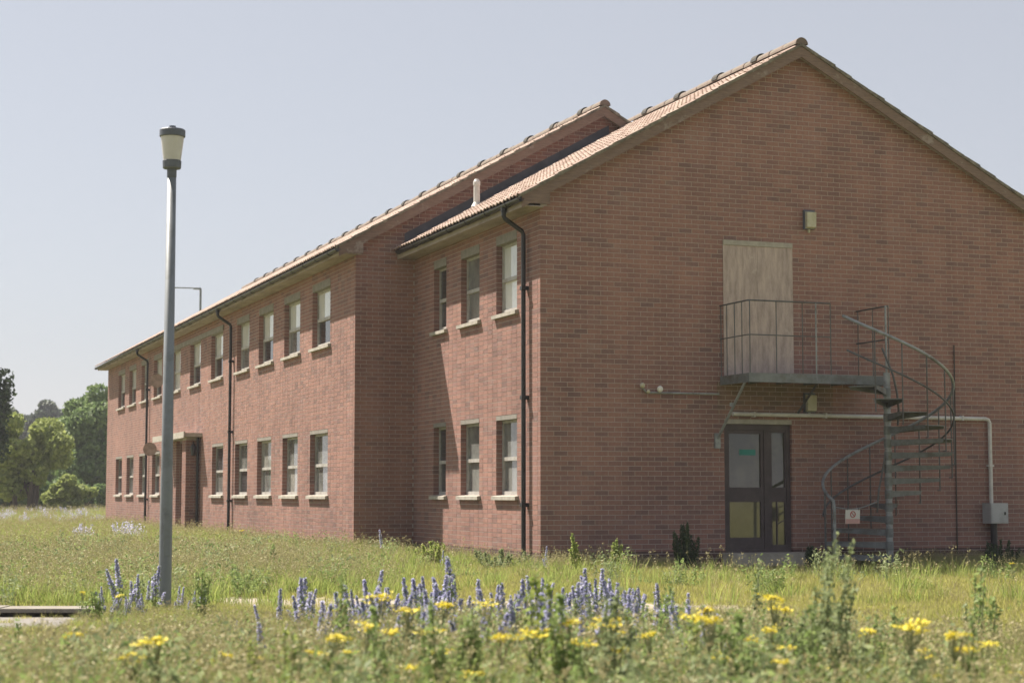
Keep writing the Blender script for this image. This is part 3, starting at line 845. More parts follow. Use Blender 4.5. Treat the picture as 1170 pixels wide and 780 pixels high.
# chain across the foot of the stair and the notice hanging on it
ch = MB(); A_, B_ = Vector((4.39, -1.175, 0.95)), Vector((5.17, -1.15, 1.03)); pts = []
for k in range(13):
    f_ = k / 12; p = A_.lerp(B_, f_); p.z -= 0.07 * math.sin(math.pi * f_) ; pts.append(p)
ch.tube(pts, 0.009, 6)
tag(ch.build('barrier_chain', M['steel']), 'thin grey chain slung across the foot of the spiral stair', 'chain')
sg = empty('warning_sign', (4.70, -1.19, 0.69)); sg.rotation_euler = (0.05, 0.0, 0.13)
tag(sg, 'small white and pink warning notice with a red ring hanging on the stair chain', 'sign')
mb = MB(); mb.box(-0.14, 0.14, 0, 0.006, 0, 0.215); mb.build('board', M['white'], sg)
mb = MB(); mb.box(-0.138, 0.138, -0.003, -0.0005, 0.003, 0.075); mb.build('pink_panel', M['pink'], sg)
mb = MB(); mb.tube([(0.0 + 0.046 * math.cos(a), -0.004, 0.145 + 0.046 * math.sin(a)) for a in [2 * math.pi * k / 20 for k in range(21)]], 0.007, 5); mb.tube([(-0.03, -0.004, 0.175), (0.03, -0.004, 0.115)], 0.006, 5)
mb.build('red_ring', M['red'], sg)
for x in (-0.11, 0.11):
    mb = MB(); mb.tube([(x, 0.003, 0.20), (x, 0.0, 0.25)], 0.004, 5); mb.build('hook', M['steel_dark'], sg)

# ------------------------------------------------------------------ fittings on the walls
def bulkhead(x, z, label):
    e = tag(empty('wall_light', (x, 0, z)), label, 'wall light', 'bulkhead lights on the gable')
    mb = MB(); mb.box(-0.095, 0.095, -0.06, -0.004, -0.15, 0.165); mb.build('back_box', M['lampmetal'], e)
    mb = MB(); mb.prism([(-0.06, -0.14), (-0.125, -0.12), (-0.135, 0.12), (-0.06, 0.135)], 'x', -0.082, 0.082); mb.build('diffuser', M['beige'], e)
    mb = MB(); mb.tube([(0.0, -0.03, -0.15), (0.0, -0.03, -0.20)], 0.02, 8); mb.build('cable_gland', M['beige'], e)
bulkhead(4.68, 5.57, 'beige rectangular wall light high on the gable above the boarded doorway')
bulkhead(4.64, 2.60, 'beige rectangular wall light under the stair landing beside the lower door')

cp = tag(empty('conduit_pipe', (0, 0, 0)), 'long white pipe running across the gable and down to the meter box', 'pipe')
mb = MB(); mb.tube([(3.24, -0.06, 2.405), (7.98, -0.06, 2.395), (8.03, -0.06, 2.38), (8.06, -0.06, 2.33), (8.06, -0.06, 0.98)], 0.034, 10); mb.build('pipe', M['pipe_white'], cp)
for (xa, xb2, za, zc2) in [(x, x + 0.03, 2.36, 2.445) for x in (3.6, 4.9, 6.2, 7.5)] + [(8.015, 8.105, 1.6, 1.63)]:
    mb = MB(); mb.box(xa, xb2, -0.10, -0.003, za, zc2); mb.build('pipe_clip', M['pipe_white'], cp)
mb_ = tag(empty('meter_box', (8.06, 0, 0.66)), 'pale grey metal meter box on the gable near the right edge', 'meter box')
mb = MB(); mb.box(-0.14, 0.20, -0.24, -0.004, 0.0, 0.335); mb.build('case', M['meter'], mb_)
mb = MB(); mb.box(-0.125, 0.185, -0.25, -0.2405, 0.015, 0.32); mb.build('lid', M['meter'], mb_)
mb = MB(); mb.box(0.115, 0.14, -0.262, -0.2505, 0.14, 0.19); mb.build('latch', M['black'], mb_)
mb = MB(); mb.tube([(8.07, -0.10, 0.66), (8.07, -0.10, -0.1)], 0.055, 12)
tag(mb.build('cable_duct', M['black']), 'short thick black cable duct under the meter box', 'pipe')
mb = MB(); mb.tube([(7.42, -0.018, 3.62), (7.40, -0.018, 0.05)], 0.009, 6)
tag(mb.build('lightning_conductor', M['black']), 'thin dark cable running straight down the gable right of the stair', 'cable')
cc = tag(empty('security_lamp', (1.66, 0, 2.80)), 'pair of round white security lamps on a conduit left of the boarded doorway', 'lamp')
def ball(r, c, name, mat, par, sq=0.75):
    mb = MB(); mb.lathe([(r * math.sin(a), -r * math.cos(a)) for a in [math.pi * (0.05 + 0.9 * k / 8) for k in range(9)]], (0, 0, 0), 14)
    return mb.build(name, mat, par, smooth=True, loc=c, scale=(1, sq, 1))
ball(0.042, (0.0, -0.10, 0.02), 'lamp_head', M['beige'], cc); ball(0.05, (0.30, -0.10, -0.03), 'lamp_head', M['white'], cc); ball(0.03, (0.115, -0.07, -0.07), 'sensor', M['beige'], cc)
mb = MB(); mb.tube([(0.0, -0.06, 0.02), (0.05, -0.03, -0.03), (0.10, -0.03, -0.085), (1.36, -0.03, -0.085)], 0.016, 8); mb.tube([(0.30, -0.03, -0.08), (0.30, -0.08, -0.03)], 0.012, 6); mb.build('conduit', M['steel'], cc)
def disc(x, y, z, r, label):
    e = tag(empty('wall_dish', (x, y, z)), label, 'dish', 'round dishes on the long wing wall')
    mb = MB(); mb.lathe([(r * 0.97, -0.012), (r, -0.008), (r, 0.012), (r * 0.93, 0.016), (r * 0.91, 0.006), (r * 0.4, 0.0), (0.03, 0.0), (0.0, 0.0)], (0, 0, 0), 20)
    o = mb.build('dish', M['rust'], e, smooth=False); o.rotation_euler = (math.radians(84), 0, math.radians(-14)); o.location = (-0.28, 0, 0)
    mb = MB(); mb.tube([(-0.005, 0.05, -0.05), (-0.20, 0.04, -0.03)], 0.018, 6); mb.build('arm', M['steel'], e)
disc(X1, 26.8, 4.42, 0.20, 'upper of two round rust-brown dishes on the long wall by the far downpipe')
disc(X1, 27.85, 2.46, 0.20, 'lower of two round rust-brown dishes on the long wall by the far downpipe')
ln = tag(empty('porch_lantern', (X1 - 0.2, 21.40, 2.30)), 'small black lantern hanging on the entrance porch pier', 'wall light')
mb = MB(); mb.lathe([(0.02, -0.17), (0.06, -0.15), (0.075, 0.06), (0.05, 0.12), (0.015, 0.16)], (0, -0.08, 0), 10); mb.build('lantern', M['black'], ln)
mb = MB(); mb.tube([(0, 0.09, 0.20), (0, -0.08, 0.20), (0, -0.08, 0.14)], 0.012, 6); mb.build('bracket', M['black'], ln)

# ------------------------------------------------------------------ lamp posts
lp = tag(empty('street_lamp', (-6.93, -7.65, 0)), 'tall blue-grey street lamp post with a tapered opal lantern in the meadow', 'street lamp')
mb = MB(); mb.tube([(0, 0, -0.2), (0, 0, 0.0), (0, 0, 1.3), (0, 0, 1.34), (0, 0, 4.29)], [0.062, 0.062, 0.060, 0.056, 0.044], 18); mb.build('post', M['post'], lp, smooth=True)
mb = MB(); mb.box(-0.03, 0.03, -0.068, -0.05, 0.55, 0.95); mb.build('access_door', M['post'], lp)
mb = MB(); mb.lathe([(0.045, 4.26), (0.047, 4.27), (0.047, 4.345), (0.085, 4.35), (0.09, 4.36), (0.093, 4.425), (0.085, 4.43)], (0, 0, 0), 24); mb.build('collar', M['lampmetal'], lp)
mb = MB(); mb.lathe([(0.08, 4.43), (0.086, 4.432), (0.115, 4.672), (0.11, 4.675)], (0, 0, 0), 24); mb.build('diffuser', M['opal'], lp, smooth=False)
mb = MB(); mb.lathe([(0.118, 4.664), (0.127, 4.672), (0.127, 4.733), (0.12, 4.742), (0.035, 4.748), (0.032, 4.778), (0.0, 4.782)], (0, 0, 0), 24); mb.build('cap', M['lampmetal'], lp)
fl = tag(empty('roadside_lamp', (8.77, 74.7, 0)), 'thin far lamp column with a side arm just showing over the long roof', 'street lamp')
mb = MB(); mb.tube([(0, 0, -0.3), (0, 0, 4), (0, 0, 12.7), (-0.05, 0.02, 12.76)], [0.11, 0.09, 0.06, 0.05], 10); mb.build('column', M['post'], fl)
mb = MB(); mb.tube([(0, 0, 12.74), (-1.45, 0.55, 12.78)], 0.035, 8); mb.build('arm', M['post'], fl)
mb = MB(); mb.box(-0.42, -0.05, -0.10, 0.10, 12.66, 12.74); mb.build('lantern', M['post'], fl)

# ------------------------------------------------------------------ vegetation
M['turf'] = leaf_mat('turf_blades', [(0.12, (0.225, 0.27, 0.068)), (0.42, (0.35, 0.365, 0.09)), (0.66, (0.415, 0.39, 0.135)), (0.9, (0.45, 0.39, 0.225))], 0.55, 0.8)
M['grass'] = leaf_mat('grass_blades', [(0.15, (0.18, 0.255, 0.065)), (0.5, (0.28, 0.35, 0.095)), (0.8, (0.36, 0.395, 0.125)), (1.0, (0.43, 0.39, 0.17))], 0.55, 1.1)
M['dry'] = leaf_mat('dry_stems', [(0.1, (0.26, 0.245, 0.11)), (0.5, (0.36, 0.32, 0.165)), (1.0, (0.46, 0.40, 0.25))], 0.25, 1.0)
M['weed'] = leaf_mat('weed_leaves', [(0.1, (0.14, 0.205, 0.065)), (0.5, (0.225, 0.305, 0.105)), (1.0, (0.32, 0.375, 0.15))], 0.5, 2.0)
M['greyleaf'] = leaf_mat('grey_green_leaves', [(0.1, (0.16, 0.205, 0.10)), (0.5, (0.25, 0.30, 0.15)), (1.0, (0.34, 0.38, 0.21))], 0.45, 2.0)
M['bloom_blue'] = leaf_mat('bugloss_bloom', [(0.1, (0.34, 0.35, 0.56)), (0.5, (0.49, 0.49, 0.69)), (1.0, (0.65, 0.63, 0.78))], 0.6, 6.0)
M['bloom_yellow'] = leaf_mat('ragwort_bloom', [(0.1, (0.54, 0.44, 0.02)), (0.5, (0.66, 0.56, 0.04)), (1.0, (0.72, 0.65, 0.14))], 0.2, 6.0)
M['stem'] = simple('plant_stem', (0.19, 0.21, 0.10), 0.3, 9, 0.8)
M['leaf_pale'] = leaf_mat('pale_tree_leaves', [(0.15, (0.17, 0.22, 0.06)), (0.5, (0.29, 0.345, 0.11)), (1.0, (0.40, 0.44, 0.17))], 0.4, 0.5)
M['leaf_dark'] = leaf_mat('dark_tree_leaves', [(0.15, (0.085, 0.14, 0.05)), (0.5, (0.165, 0.24, 0.09)), (1.0, (0.27, 0.35, 0.14))], 0.35, 0.6)
M['leaf_weep'] = leaf_mat('weeping_tree_leaves', [(0.15, (0.03, 0.05, 0.026)), (0.5, (0.05, 0.08, 0.038)), (1.0, (0.08, 0.115, 0.055))], 0.3, 0.6)
M['needle'] = leaf_mat('pine_needles', [(0.15, (0.04, 0.06, 0.042)), (0.5, (0.08, 0.11, 0.07)), (1.0, (0.13, 0.165, 0.10))], 0.2, 0.4)

def unit(v): return v / np.maximum(np.linalg.norm(v, axis=-1, keepdims=True), 1e-9)
def blades(rng, n, h0, h1, spread, width, lean=0.5, base=None):
    """n bent tapering blades: 6 vertices, 2 quads each"""
    r = spread * np.sqrt(rng.random(n)); a = rng.random(n) * 2 * np.pi
    b = np.stack([r * np.cos(a), r * np.sin(a), np.zeros(n)], 1) if base is None else base
    h = rng.uniform(h0, h1, n); la = a + rng.normal(0, 0.9, n); ln_ = h * rng.uniform(0.1, lean, n)
    d = np.stack([np.cos(la), np.sin(la), np.zeros(n)], 1)
    fa = rng.random(n) * 2 * np.pi; sd = np.stack([np.cos(fa), np.sin(fa), np.zeros(n)], 1)
    w = (width * rng.uniform(0.6, 1.3, n))[:, None]
    up = np.array([[0, 0, 1.0]])
    p1 = b + up * (h * 0.6)[:, None] + d * (ln_ * 0.35)[:, None]; p2 = b + up * h[:, None] + d * ln_[:, None]
    V = np.stack([b - sd * w / 2, b + sd * w / 2, p1 + sd * w * 0.42, p1 - sd * w * 0.42, p2 + sd * w * 0.08, p2 - sd * w * 0.08], 1)
    F = np.arange(n)[:, None, None] * 6 + np.array([[0, 1, 2, 3], [3, 2, 4, 5]])[None]
    return V.reshape(-1, 3), F.reshape(-1, 4), p2
def cards(rng, P, size, nrm=None, flat=0.0, asp=1.6):
    """leaf-shaped quads at points P"""
    n = len(P); N = unit(rng.normal(size=(n, 3)) + (0 if nrm is None else nrm * 1.3)); N[:, 2] += flat; N = unit(N)
    T = unit(np.cross(N, rng.normal(size=(n, 3)))); B = np.cross(N, T)
    s = (size * rng.uniform(0.6, 1.35, n))[:, None]
    V = np.stack([P - T * s * asp / 2, P + B * s / 2, P + T * s * asp / 2, P - B * s / 2], 1).reshape(-1, 3)
    return V, np.arange(n * 4).reshape(-1, 4)
def joinq(parts):
    Vs, Fs, Ms = [], [], []; off = 0
    for V, F, m in parts:
        Vs.append(V); Fs.append(F + off); Ms.append(np.full(len(F), m)); off += len(V)
    return np.concatenate(Vs), np.concatenate(Fs), np.concatenate(Ms)

protos = {}
def proto(kind, parts, mats):
    V, F, m_ = joinq(parts)
    o = bpy.data.objects.new(kind + '_clump', np_mesh(kind + '_clump', V, F, mats, m_))
    if kind not in protos: protos[kind] = bpy.data.collections.new(kind + '_clumps')
    protos[kind].objects.link(o)
for v in range(4):
    rng = np.random.default_rng(100 + v)
    V, F, _ = blades(rng, 70, 0.04, 0.13, 0.17, 0.007, 0.8); V2, F2, _ = blades(rng, 10, 0.08, 0.19, 0.16, 0.005, 0.4)
    proto('turf', [(V, F, 0), (V2, F2, 1)], [M['turf'], M['dry']])
    V, F, _ = blades(rng, 60, 0.10, 0.30, 0.17, 0.008, 0.7); V2, F2, t2 = blades(rng, 7, 0.2, 0.40, 0.15, 0.0045, 0.35)
    V3, F3 = cards(rng, np.repeat(t2, 6, 0) + rng.normal(0, 0.012, (42, 3)), 0.011, asp=2)
    proto('grass', [(V, F, 0), (V2, F2, 1), (V3, F3, 1)], [M['grass'], M['dry']])
    V, F, _ = blades(rng, 46, 0.22, 0.46, 0.17, 0.009, 0.7); V2, F2, t2 = blades(rng, 16, 0.32, 0.62, 0.16, 0.0045, 0.35)
    V3, F3 = cards(rng, np.repeat(t2, 5, 0) + rng.normal(0, 0.018, (80, 3)) * np.array([[0.5, 0.5, 2.0]]), 0.012, asp=2)
    proto('tall', [(V, F, 0), (V2, F2, 1), (V3, F3, 1)], [M['grass'], M['dry']])
    # leafy weeds: upright shoots set with small leaves
    V, F, t2 = blades(rng, 13, 0.18, 0.42, 0.14, 0.007, 0.35)
    tt = rng.random((13, 24)); base = V.reshape(13, 6, 3)[:, 0]
    P = (base[:, None] + (t2 - base)[:, None] * tt[..., None]).reshape(-1, 3) + rng.normal(0, 0.018, (13 * 24, 3))
    V3, F3 = cards(rng, P, 0.016, flat=0.3, asp=2.6)
    proto('weed', [(V, F, 0), (V3, F3, 0)], [M['weed'] if v % 2 else M['greyleaf']])
    V, F, t2 = blades(rng, 22, 0.22, 0.55, 0.15, 0.004, 0.4)
    V3, F3 = cards(rng, np.repeat(t2, 7, 0) + rng.normal(0, 0.012, (154, 3)) * np.array([[0.6, 0.6, 1.8]]), 0.013, asp=1.8)
    proto('seed', [(V, F, 0), (V3, F3, 0)], [M['dry']])
    V, F, t2 = blades(rng, 12, 0.3, 0.6, 0.2, 0.006, 0.3)
    base = V.reshape(12, 6, 3)[:, 0]; tt = rng.uniform(0.5, 1.0, (12, 22))
    V3, F3 = cards(rng, (base[:, None] + (t2 - base)[:, None] * tt[..., None]).reshape(-1, 3) + rng.normal(0, 0.02, (264, 3)), 0.03)
    proto('blue', [(V, F, 0), (V3, F3, 1)], [M['weed'], M['bloom_blue']])

def vnoise(x, y, sc_, seed):
    r = np.random.default_rng(seed).random((64, 64)); u, v = x / sc_ + 100, y / sc_ + 100
    i, j = np.floor(u).astype(int), np.floor(v).astype(int); fu, fv = u - i, v - j
    fu, fv = fu * fu * (3 - 2 * fu), fv * fv * (3 - 2 * fv)
    g_ = lambda a, b: r[a % 64, b % 64]
    return (g_(i, j) * (1 - fu) + g_(i + 1, j) * fu) * (1 - fv) + (g_(i, j + 1) * (1 - fu) + g_(i + 1, j + 1) * fu) * fv
def scatter(kind, name, label, T, S, Z, tilt=0.12):
    """one ground-cover object: clumps set on points of the ground"""
    hp = {'turf': 0.19, 'grass': 0.36, 'tall': 0.6, 'weed': 0.42, 'seed': 0.55, 'blue': 0.6}[kind]
    nz_ = vnoise(T, S, 0.7, 77) + 0.6 * vnoise(T, S, 0.25, 78) - 0.8
    yl = np.interp(585 + 2028 * S / T, [0, 130, 330, 560, 900, 1170], [722, 714, 708, 700, 702, 706])
    cap_ = np.where(T < 13.2, 1.15 - (yl - 563.8 - 34 * nz_) / 2028 * T, np.where(T < 17.5, 0.15 + 0.08 * nz_, 9.0))
    pxs = 585 + 2028 * S / T
    cap_ = np.where((T > 15.0) & (T < 18.2) & (pxs > 225) & (pxs < 760), 0.09 + 0.05 * nz_, cap_)
    cap_ = np.where((T > 13.2) & (T < 17.0) & (pxs < 125), 0.10 + 0.06 * nz_, cap_)
    Z = np.minimum(Z, np.maximum(cap_, 0.05) / hp)
    n = len(T)
    P = np.array([EYE.x, EYE.y])[None] + VF[None] * T[:, None] + VR[None] * S[:, None]
    inb = ((P[:, 0] > -0.03) & (P[:, 1] > -0.03) & (P[:, 1] < Y1 + 1) & (P[:, 0] < XR + 0.1)) | ((P[:, 0] > X1 - 0.03) & (P[:, 1] > Y1 - 0.03) & (P[:, 1] < YE) & (P[:, 0] < XRW))
    inb |= (P[:, 0] > 2.95) & (P[:, 0] < 4.6) & (P[:, 1] > -0.75) & (P[:, 1] < 0)
    foot = (P[:, 1] > -3.6) & (P[:, 1] < 0.1) & (P[:, 0] > 1.0)
    Z = np.where(foot, np.minimum(Z, (0.17 + 0.10 * nz_) / hp), Z)
    foot &= (P[:, 0] > 2.3) & (P[:, 0] < 4.9)
    Z = np.where(foot, np.minimum(Z, 0.09 / hp), Z)
    ok = ~inb; P = P[ok]; Z = Z[ok]; n = len(P)
    me = bpy.data.meshes.new(name)
    me.vertices.add(n); me.vertices.foreach_set('co', np.concatenate([P, np.zeros((n, 1))], 1).astype(np.float32).ravel())
    rot = np.stack([RNG.normal(0, tilt, n), RNG.normal(0, tilt, n), RNG.random(n) * 6.283], 1).astype(np.float32)
    at = me.attributes.new('turn', 'FLOAT_VECTOR', 'POINT'); at.data.foreach_set('vector', rot.ravel())
    at = me.attributes.new('size', 'FLOAT', 'POINT'); at.data.foreach_set('value', Z.astype(np.float32))
    o = link(name, me); tag(o, label, kind='stuff')
    ng = bpy.data.node_groups.new(name, 'GeometryNodeTree')
    ng.interface.new_socket('Geometry', in_out='INPUT', socket_type='NodeSocketGeometry'); ng.interface.new_socket('Geometry', in_out='OUTPUT', socket_type='NodeSocketGeometry')
    gi, go = ng.nodes.new('NodeGroupInput'), ng.nodes.new('NodeGroupOutput')
    ip = ng.nodes.new('GeometryNodeInstanceOnPoints'); ci = ng.nodes.new('GeometryNodeCollectionInfo')
    ci.inputs['Collection'].default_value = protos[kind]; ci.inputs['Separate Children'].default_value = True; ci.inputs['Reset Children'].default_value = True
    ip.inputs['Pick Instance'].default_value = True
    na = ng.nodes.new('GeometryNodeInputNamedAttribute'); na.data_type = 'FLOAT_VECTOR'; na.inputs['Name'].default_value = 'turn'
    nb = ng.nodes.new('GeometryNodeInputNamedAttribute'); nb.data_type = 'FLOAT'; nb.inputs['Name'].default_value = 'size'
    ri = ng.nodes.new('FunctionNodeRandomValue'); ri.data_type = 'INT'
    for so in ri.inputs:
        if so.type == 'INT' and so.name == 'Max': so.default_value = 3
    L_ = ng.links
    L_.new(gi.outputs[0], ip.inputs['Points']); L_.new(ci.outputs[0], ip.inputs['Instance'])
    L_.new([s_ for s_ in na.outputs if s_.type == 'VECTOR' and s_.enabled][0], ip.inputs['Rotation'])
    L_.new([s_ for s_ in nb.outputs if s_.type == 'VALUE' and s_.enabled][0], ip.inputs['Scale'])
    L_.new([s_ for s_ in ri.outputs if s_.type == 'INT' and s_.enabled][0], ip.inputs['Instance Index'])
    L_.new(ip.outputs[0], go.inputs[0])
    md = o.modifiers.new('scatter', 'NODES'); md.node_group = ng
    return o
def sample(n, t0, t1, wide=0.40, power=1.0, left=1.0, right=1.0):
    t = t0 + (t1 - t0) * RNG.random(n) ** power
    t = np.where(RNG.random(n) < 0.999, t, t)
    s_ = RNG.uniform(-1, 1, n) * wide * t
    return t, np.where(s_ < 0, s_ * left, s_ * right)
def area_sample(dens, t0, t1, wide=0.40):
    A = wide * (t1 * t1 - t0 * t0); n = int(dens * A)
    t = np.sqrt(RNG.uniform(t0 * t0, t1 * t1, n)); return t, RNG.uniform(-1, 1, n) * wide * t
def patch(t, s_):        # 1 on bare worn ground: the old road and the strip behind it
    nz = vnoise(t, s_, 1.1, 3) * 0.6 + vnoise(t, s_, 0.35, 4) * 0.4
    px = 585 + 2028 * s_ / t
    road_ = ((t > 14.9) & (t < 16.85) & (px < 100)).astype(float) * np.clip((112 - px) / 30, 0, 1)
    ver = ((t > 16.7) & (t < 17.6) & (px < 105)).astype(float) * 0.75
    c = 19.0 - 0.0022 * (px - 330)
    band = np.clip(1 - np.abs(t - c) / 1.5, 0, 1) * np.clip((px - 150) / 120, 0, 1) * np.clip((1050 - px) / 300, 0, 1)
    return np.clip(np.maximum(np.maximum(road_, ver), np.where(nz > 0.42, band * 1.5, band * 0.35)), 0, 1)
def lawn(t, s_):         # 1 on the mown-looking sward in front of the gable
    px = 585 + 2028 * s_ / t
    return np.clip((t - 16) / 2, 0, 1) * np.clip((px - 330) / 150, 0, 1) + np.clip((t - 11.5) / 3, 0, 1) * np.clip((px - 860) / 120, 0, 1) * (t <= 18)
# short turf everywhere near
t, s_ = area_sample(75, 6.5, 30); k = RNG.random(len(t)) > patch(t, s_) * 0.97
t, s_ = t[k], s_[k]; scatter('turf', 'turf', 'short yellow green turf across the meadow', t, s_, RNG.uniform(0.4, 0.95, len(t)) * np.where(t > 16, 0.55 + 0.6 * vnoise(t, s_, 0.8, 41), 1.0))
# mid-height grass
t, s_ = area_sample(44, 6.5, 32); lw = np.clip(lawn(t, s_), 0, 1); nz = vnoise(t, s_, 1.6, 8)
k = (RNG.random(len(t)) > patch(t, s_)) & (RNG.random(len(t)) > lw * 0.94) & (RNG.random(len(t)) < 0.35 + nz)
t, s_ = t[k], s_[k]; scatter('grass', 'meadow_grass', 'green meadow grass of middling height', t, s_, RNG.uniform(0.55, 1.1, len(t)))
# tall grass with seed heads
t, s_ = area_sample(22, 6.5, 30); lw = np.clip(lawn(t, s_), 0, 1); nz = vnoise(t, s_, 2.1, 12)
k = (RNG.random(len(t)) > np.clip(patch(t, s_) * 1.4, 0, 1)) & (RNG.random(len(t)) > lw * 0.985) & (RNG.random(len(t)) < np.clip(nz * 1.3 - 0.1, 0, 1))
t, s_ = t[k], s_[k]; scatter('tall', 'tall_grass', 'tall flowering grass with tan seed heads', t, s_, RNG.uniform(0.5, 0.95, len(t)) * np.where(t > 16, 0.75, 1))
# leafy weeds, thick in the foreground
t, s_ = area_sample(34, 6.8, 15.5); nz = vnoise(t, s_, 1.0, 20); px = 585 + 2028 * s_ / t
k = (RNG.random(len(t)) < np.clip(nz * 1.5 - 0.25, 0, 1) * np.clip(1.25 - np.clip((px - 940) / 200, 0, 1), 0.3, 1) * np.clip((15.5 - t) / 3 + 0.25, 0, 1)) & (RNG.random(len(t)) > patch(t, s_))
t2, s2 = area_sample(3.2, 15.5, 34); lw = np.clip(lawn(t2, s2), 0, 1); k2 = (RNG.random(len(t2)) > lw * 0.9) & (RNG.random(len(t2)) > patch(t2, s2))
t, s_ = np.concatenate([t[k], t2[k2]]), np.concatenate([s_[k], s2[k2]]); scatter('weed', 'leafy_weeds', 'low leafy green weeds growing through the grass', t, s_, RNG.uniform(0.6, 1.25, len(t)))
# pale seeding stems: scattered, and a fringe at the foot of the walls
t, s_ = area_sample(1.6, 7, 30); k = (RNG.random(len(t)) > patch(t, s_)) & (RNG.random(len(t)) > np.clip(lawn(t, s_), 0, 1) * 0.8); t, s_ = t[k], s_[k]
def to_ts(x, y):
    d = np.stack([x - EYE.x, y - EYE.y], 1); return d @ VF, d @ VR
xx, yy = RNG.uniform(-0.3, 9.6, 520), -np.abs(RNG.normal(0.25, 0.75, 520)) - 0.05; ta, sa = to_ts(xx, yy)
xx, yy = X1 - np.abs(RNG.normal(0.1, 0.4, 160)) - 0.05, RNG.uniform(6, 39.5, 160); tb, sb_ = to_ts(xx, yy)
T_, S_ = np.concatenate([t, ta, tb]), np.concatenate([s_, sa, sb_]); scatter('seed', 'seeding_stems', 'pale dry seeding stems standing in the grass', T_, S_, RNG.uniform(0.35, 0.7, len(T_)))
xx, yy = RNG.uniform(-0.4, 9.6, 900), -np.abs(RNG.normal(0.1, 0.6, 900)) - 0.04; ta, sa = to_ts(xx, yy)
xx, yy = X1 - np.abs(RNG.normal(0.0, 0.5, 1500)) - 0.04, RNG.uniform(6.2, 39.5, 1500); tb, sb_ = to_ts(xx, yy)
xx, yy = -np.abs(RNG.normal(0.0, 0.4, 200)) - 0.03, RNG.uniform(0, 6.3, 200); tc_, sc__ = to_ts(xx, yy)
T_, S_ = np.concatenate([ta, tb, tc_]), np.concatenate([sa, sb_, sc__]); scatter('grass', 'wall_foot_grass', 'rough grass along the foot of the walls', T_, S_, RNG.uniform(0.35, 0.8, len(T_)))
# the far field to the left
t, s_ = area_sample(9, 30, 62); k = s_ < -2; t, s_ = t[k], s_[k]; sz = RNG.uniform(0.7, 1.3, len(t)); scatter('grass', 'field_grass', 'long grass of the field beyond the lamp post', t, s_, sz)
t, s_ = area_sample(2.2, 60, 150, 0.45); k = s_ < -5; t, s_ = t[k], s_[k]; scatter('grass', 'far_field_grass', 'pale grass of the far field below the trees', t, s_, RNG.uniform(0.9, 1.6, len(t)))
t, s_ = area_sample(0.5, 34, 95, 0.40); px = 585 + 2028 * s_ / t; k = (px < 210) & (vnoise(t, s_, 5, 31) > 0.42); t, s_ = t[k], s_[k]; scatter('blue', 'distant_flowers', 'drift of blue wild flowers far across the field', t, s_, RNG.uniform(0.5, 0.9, len(t)))

# ---- single flowering plants
def stem_mesh(name, segs, r=0.005):
    mb = MB()
    for pts in segs: mb.tube(pts, [r * (1 - 0.5 * k / max(1, len(pts) - 1)) for k in range(len(pts))], 5, caps=False)
    return mb.mesh(name, M['stem'])
def bugloss(seed, h, n):
    rng = np.random.default_rng(seed); segs = []; B = []; Lf = []
    for k in range(n):
        a = rng.random() * 6.28; r = rng.uniform(0, 0.06) if k == 0 else rng.uniform(0.06, 0.24); hh = h if k == 0 else h * rng.uniform(0.45, 0.95)
        b0 = np.array([0.02 * math.cos(a), 0.02 * math.sin(a), 0]); top = np.array([r * math.cos(a), r * math.sin(a), hh])
        mid = (b0 + top) / 2 + np.array([rng.normal(0, .015), rng.normal(0, .015), 0]); segs.append([b0, mid, top])
        L_ = hh * rng.uniform(0.42, 0.62); m_ = int(rng.uniform(180, 280) * L_ / 0.3)
        f = rng.random(m_); z = hh - L_ * f; rad = (0.008 + 0.025 * f ** 0.8) * rng.uniform(0.5, 1.15, m_); aa = rng.random(m_) * 6.28
        ax = mid[None] + (top - mid)[None] * ((z - mid[2]) / max(1e-3, top[2] - mid[2]))[:, None]
        B.append(ax + np.stack([rad * np.cos(aa), rad * np.sin(aa), np.zeros(m_)], 1))
        f = rng.random(m_ // 5); z = hh - (L_ * 1.15) * f; aa = rng.random(m_ // 5) * 6.28; rad = 0.006 + 0.02 * f * rng.random(m_ // 5)
        Lf.append(mid[None] + (top - mid)[None] * ((z - mid[2]) / max(1e-3, top[2] - mid[2]))[:, None] + np.stack([rad * np.cos(aa), rad * np.sin(aa), np.zeros(m_ // 5)], 1))
        m2 = 60; f = rng.random(m2) ** 1.2; rad = rng.uniform(0.01, 0.06, m2); aa = rng.random(m2) * 6.28
        Lf.append(b0[None] + (mid - b0)[None] * (f * 1.5)[:, None] + np.stack([rad * np.cos(aa), rad * np.sin(aa), np.zeros(m2)], 1))
    V, F = cards(rng, np.concatenate(B), 0.0185, asp=1.3); bl = np_mesh('blossom', V, F, M['bloom_blue'])
    V, F = cards(rng, np.concatenate(Lf), 0.014, asp=3.0); lf = np_mesh('leaves', V, F, M['weed'])
    return [('stem', stem_mesh('stem', segs, 0.006)), ('leaves', lf), ('blossom', bl)]
